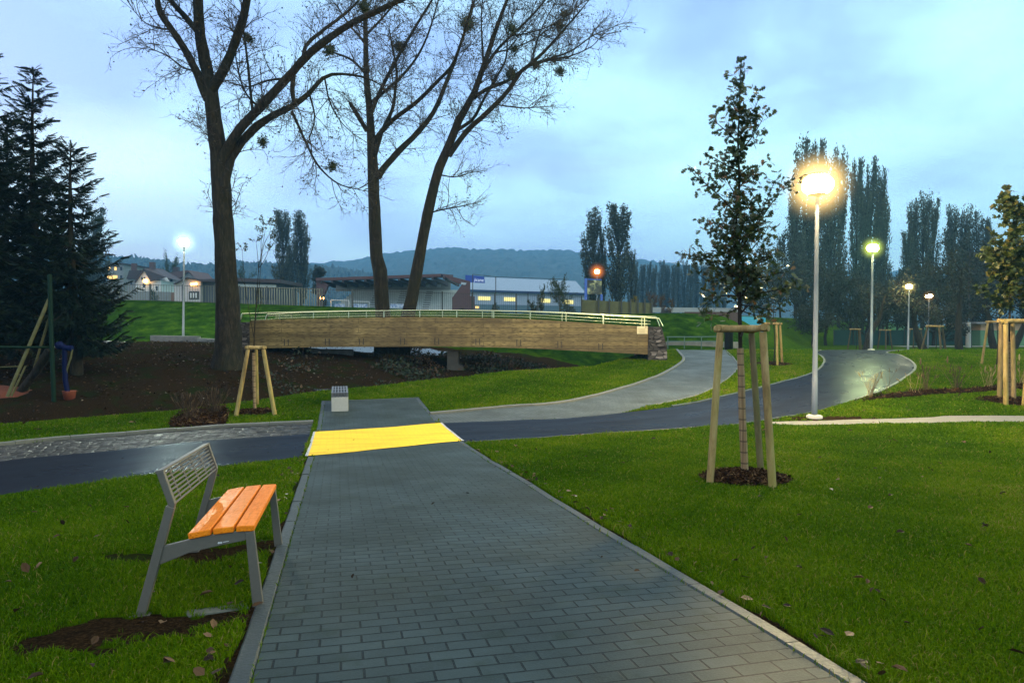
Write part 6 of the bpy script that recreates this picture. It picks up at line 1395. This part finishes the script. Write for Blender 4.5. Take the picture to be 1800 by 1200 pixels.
# hills
def hills(name, ridge, D0, D1, seed, bumps, mat):
    a = np.array(ridge, float); rs = np.random.default_rng(seed); npx = 620; px = np.linspace(a[0, 0], a[-1, 0], npx); ny = 46; q = np.linspace(0, 1, ny)
    top = np.interp(px, a[:, 0], a[:, 1]); zt = np.array([at(p, t, D1)[2] for p, t in zip(px, top)]); D = D0+(D1-D0)*q
    X = (px[None]-900)/F*D[:, None]*cp; Zz = (zt[None]+3)*(q[:, None]**.8)-3+1.5*np.sin(X*.012+q[:, None]*5)*q[:, None]
    Zz += rs.normal(0, 1, Zz.shape)*bumps*np.minimum(1, q[:, None]*6)+np.abs(rs.normal(0, 1, Zz.shape))*bumps*.8
    v = np.stack([X, np.broadcast_to(D[:, None], X.shape)+rs.normal(0, 1, X.shape)*3, Zz], -1).reshape(-1, 3)
    i = np.arange(ny-1)[:, None]*npx; j = np.arange(npx-1)[None]; f = np.stack([i+j, i+j+1, i+npx+1+j, i+npx+j], -1).reshape(-1, 4)
    mb = MB(); mb.add(v, f, smooth=False); tag(mb.build(name, mat), kind='structure')
M_FOREST = pm('wooded_hillside', (.020, .036, .022), (.035, .048, .022), .06, .9, kind='World', bmp=0)
hills('hills', [(-900, 470), (0, 470), (300, 468), (560, 463), (620, 459), (660, 450), (700, 445), (745, 440), (790, 436), (830, 439), (880, 438), (930, 441), (985, 440), (1030, 446), (1100, 455), (1200, 466), (1300, 474), (1500, 478), (1800, 480), (2700, 490)], 850, 1700, 5, 1.9, M_FOREST)
hills('hills', [(-900, 462), (60, 452), (150, 450), (210, 452), (250, 452), (290, 460), (330, 465), (370, 466), (420, 463), (480, 466), (560, 470), (640, 480), (720, 500)], 560, 900, 6, 2.0, M_FOREST)
# ---------------------------------------------------------------- finishing stuff
litter(); grass_blades()
# haze
hz = NT('haze_air'); pv_ = hz.n('ShaderNodeVolumePrincipled'); pv_.inputs['Color'].default_value = (.22, .60, .95, 1); pv_.inputs['Density'].default_value = HAZE; pv_.inputs['Anisotropy'].default_value = .2; hz.link(pv_.outputs[0], hz.out.inputs['Volume'])
if HAZE > 0:
    m = MB(); zt_ = 215.0; box(m, (0, 870, (zt_-6)/2), (7600, 1780, zt_+6)); tag(m.build('haze', hz.m), kind='stuff')
# ---------------------------------------------------------------- sky and light
W = bpy.data.worlds.new('World'); scene.world = W; W.use_nodes = True; nt = W.node_tree; nt.nodes.clear()
class WT(NT):
    def __init__(s): s.t = nt; s.m = None
t = WT(); out = t.n('ShaderNodeOutputWorld'); bg = t.n('ShaderNodeBackground'); t.link(bg.outputs[0], out.inputs[0])
SUN_EL, SUN_AZ = R(4), R(-60)
sky = t.n('ShaderNodeTexSky', sky_type='NISHITA'); sky.sun_disc = False; sky.sun_elevation = SUN_EL; sky.sun_rotation = SUN_AZ
gen = t.n('ShaderNodeTexCoord').outputs['Generated']; sx = t.n('ShaderNodeSeparateXYZ'); t.link(gen, sx.inputs[0])
# cloud layer: project direction on a flat ceiling so that clouds flatten towards the horizon
zz = t.n('ShaderNodeMath', operation='MAXIMUM'); t.link(sx.outputs[2], zz.inputs[0]); zz.inputs[1].default_value = .0
za = t.n('ShaderNodeMath', operation='ADD'); t.link(zz.outputs[0], za.inputs[0]); za.inputs[1].default_value = .22
dx = t.n('ShaderNodeMath', operation='DIVIDE'); t.link(sx.outputs[0], dx.inputs[0]); t.link(za.outputs[0], dx.inputs[1]); dy = t.n('ShaderNodeMath', operation='DIVIDE'); t.link(sx.outputs[1], dy.inputs[0]); t.link(za.outputs[0], dy.inputs[1])
cb = t.n('ShaderNodeCombineXYZ'); t.link(dx.outputs[0], cb.inputs[0]); t.link(dy.outputs[0], cb.inputs[1]); cb.inputs[2].default_value = SKYSEED
n1 = noise(t, cb.outputs[0], .85, 5, .5, .25); n2 = noise(t, cb.outputs[0], 3.0, 5, .55, .3)
ad = t.n('ShaderNodeMath', operation='MULTIPLY_ADD'); t.link(n2, ad.inputs[0]); ad.inputs[1].default_value = .35; t.link(n1, ad.inputs[2])
# broad tone: left of the view heavier and more lavender, right clearer
lr_ = t.n('ShaderNodeMath', operation='MULTIPLY_ADD'); t.link(sx.outputs[0], lr_.inputs[0]); lr_.inputs[1].default_value = .20; t.link(ad.outputs[0], lr_.inputs[2])
cl = ramp(t, lr_.outputs[0], [(.55, (.195, .31, .585)), (.63, (.25, .405, .64)), (.72, (.33, .555, .68)), (.84, (.41, .69, .71))])
hzn = ramp(t, sx.outputs[2], [(0.0, (.23, .37, .56)), (.10, (.24, .39, .60)), (.20, (.28, .48, .66)), (.26, (1, 1, 1))])
dv = t.n('ShaderNodeVectorMath', operation='SUBTRACT'); t.link(gen, dv.inputs[0]); dv.inputs[1].default_value = tuple(norm(ray(225, 300)))
dm = t.n('ShaderNodeVectorMath', operation='MULTIPLY'); t.link(dv.outputs[0], dm.inputs[0]); dm.inputs[1].default_value = (1, 1, 2.4); dl = t.n('ShaderNodeVectorMath', operation='LENGTH'); t.link(dm.outputs[0], dl.inputs[0])
gap_ = t.n('ShaderNodeMath', operation='MULTIPLY_ADD'); t.link(n2, gap_.inputs[0]); gap_.inputs[1].default_value = .22; t.link(dl.outputs['Value'], gap_.inputs[2]); cl = mix(t, maprange(t, gap_.outputs[0], .12, .30, .85, 0), cl, (.50, .66, .70))
fac = maprange(t, sx.outputs[2], .06, .24, .6, 0)
col = mix(t, fac, cl, hzn)
up = maprange(t, sx.outputs[2], .48, .95, 0, 1); zen = mix(t, n2, (.88, .86, .75), (.72, .70, .64)); col = mix(t, up, col, zen)
low = maprange(t, sx.outputs[2], -.12, -.01, 1, 0); col = mix(t, low, col, (.03, .04, .03))
sc = t.n('ShaderNodeMix', data_type='RGBA', blend_type='ADD'); sc.inputs[0].default_value = .05; t.link(col, sc.inputs[6]); t.link(sky.outputs[0], sc.inputs[7])
t.link(sc.outputs[2], bg.inputs['Color']); bg.inputs['Strength'].default_value = SKY
sd = bpy.data.lights.new('Sun', 'SUN'); sd.energy = .5; sd.angle = R(25); sd.color = (1, .93, .84); so = bpy.data.objects.new('Sun', sd); COL.objects.link(so); so.rotation_euler = (R(62), 0, R(-35)); so.location = (0, 0, 60)
cam = bpy.data.cameras.new('Camera'); co = bpy.data.objects.new('Camera', cam); COL.objects.link(co); co.location = (0, 0, CZ); co.rotation_euler = (R(90)-PITCH, 0, 0); cam.sensor_width = 36; cam.lens = 24; cam.clip_start = .05; cam.clip_end = 6000; scene.camera = co
vs = scene.view_settings; scene.display_settings.display_device = 'sRGB'; vs.view_transform = 'Standard'; vs.look = 'None'; vs.exposure = EXPO; vs.gamma = 1; vs.use_curve_mapping = False
scene.render.engine = 'CYCLES'; cy = scene.cycles; cy.use_denoising = True; cy.max_bounces = 5; cy.diffuse_bounces = 2; cy.glossy_bounces = 2; cy.transmission_bounces = 3; cy.transparent_max_bounces = 8; cy.volume_bounces = 0; cy.volume_step_rate = .3; cy.sample_clamp_indirect = 4; cy.sample_clamp_direct = 0; cy.use_adaptive_sampling = True; cy.adaptive_threshold = .02; cy.caustics_reflective = False; cy.caustics_refractive = False
try: cy.denoiser = 'OPENIMAGEDENOISE'; cy.denoising_prefilter = 'ACCURATE'
except Exception: pass
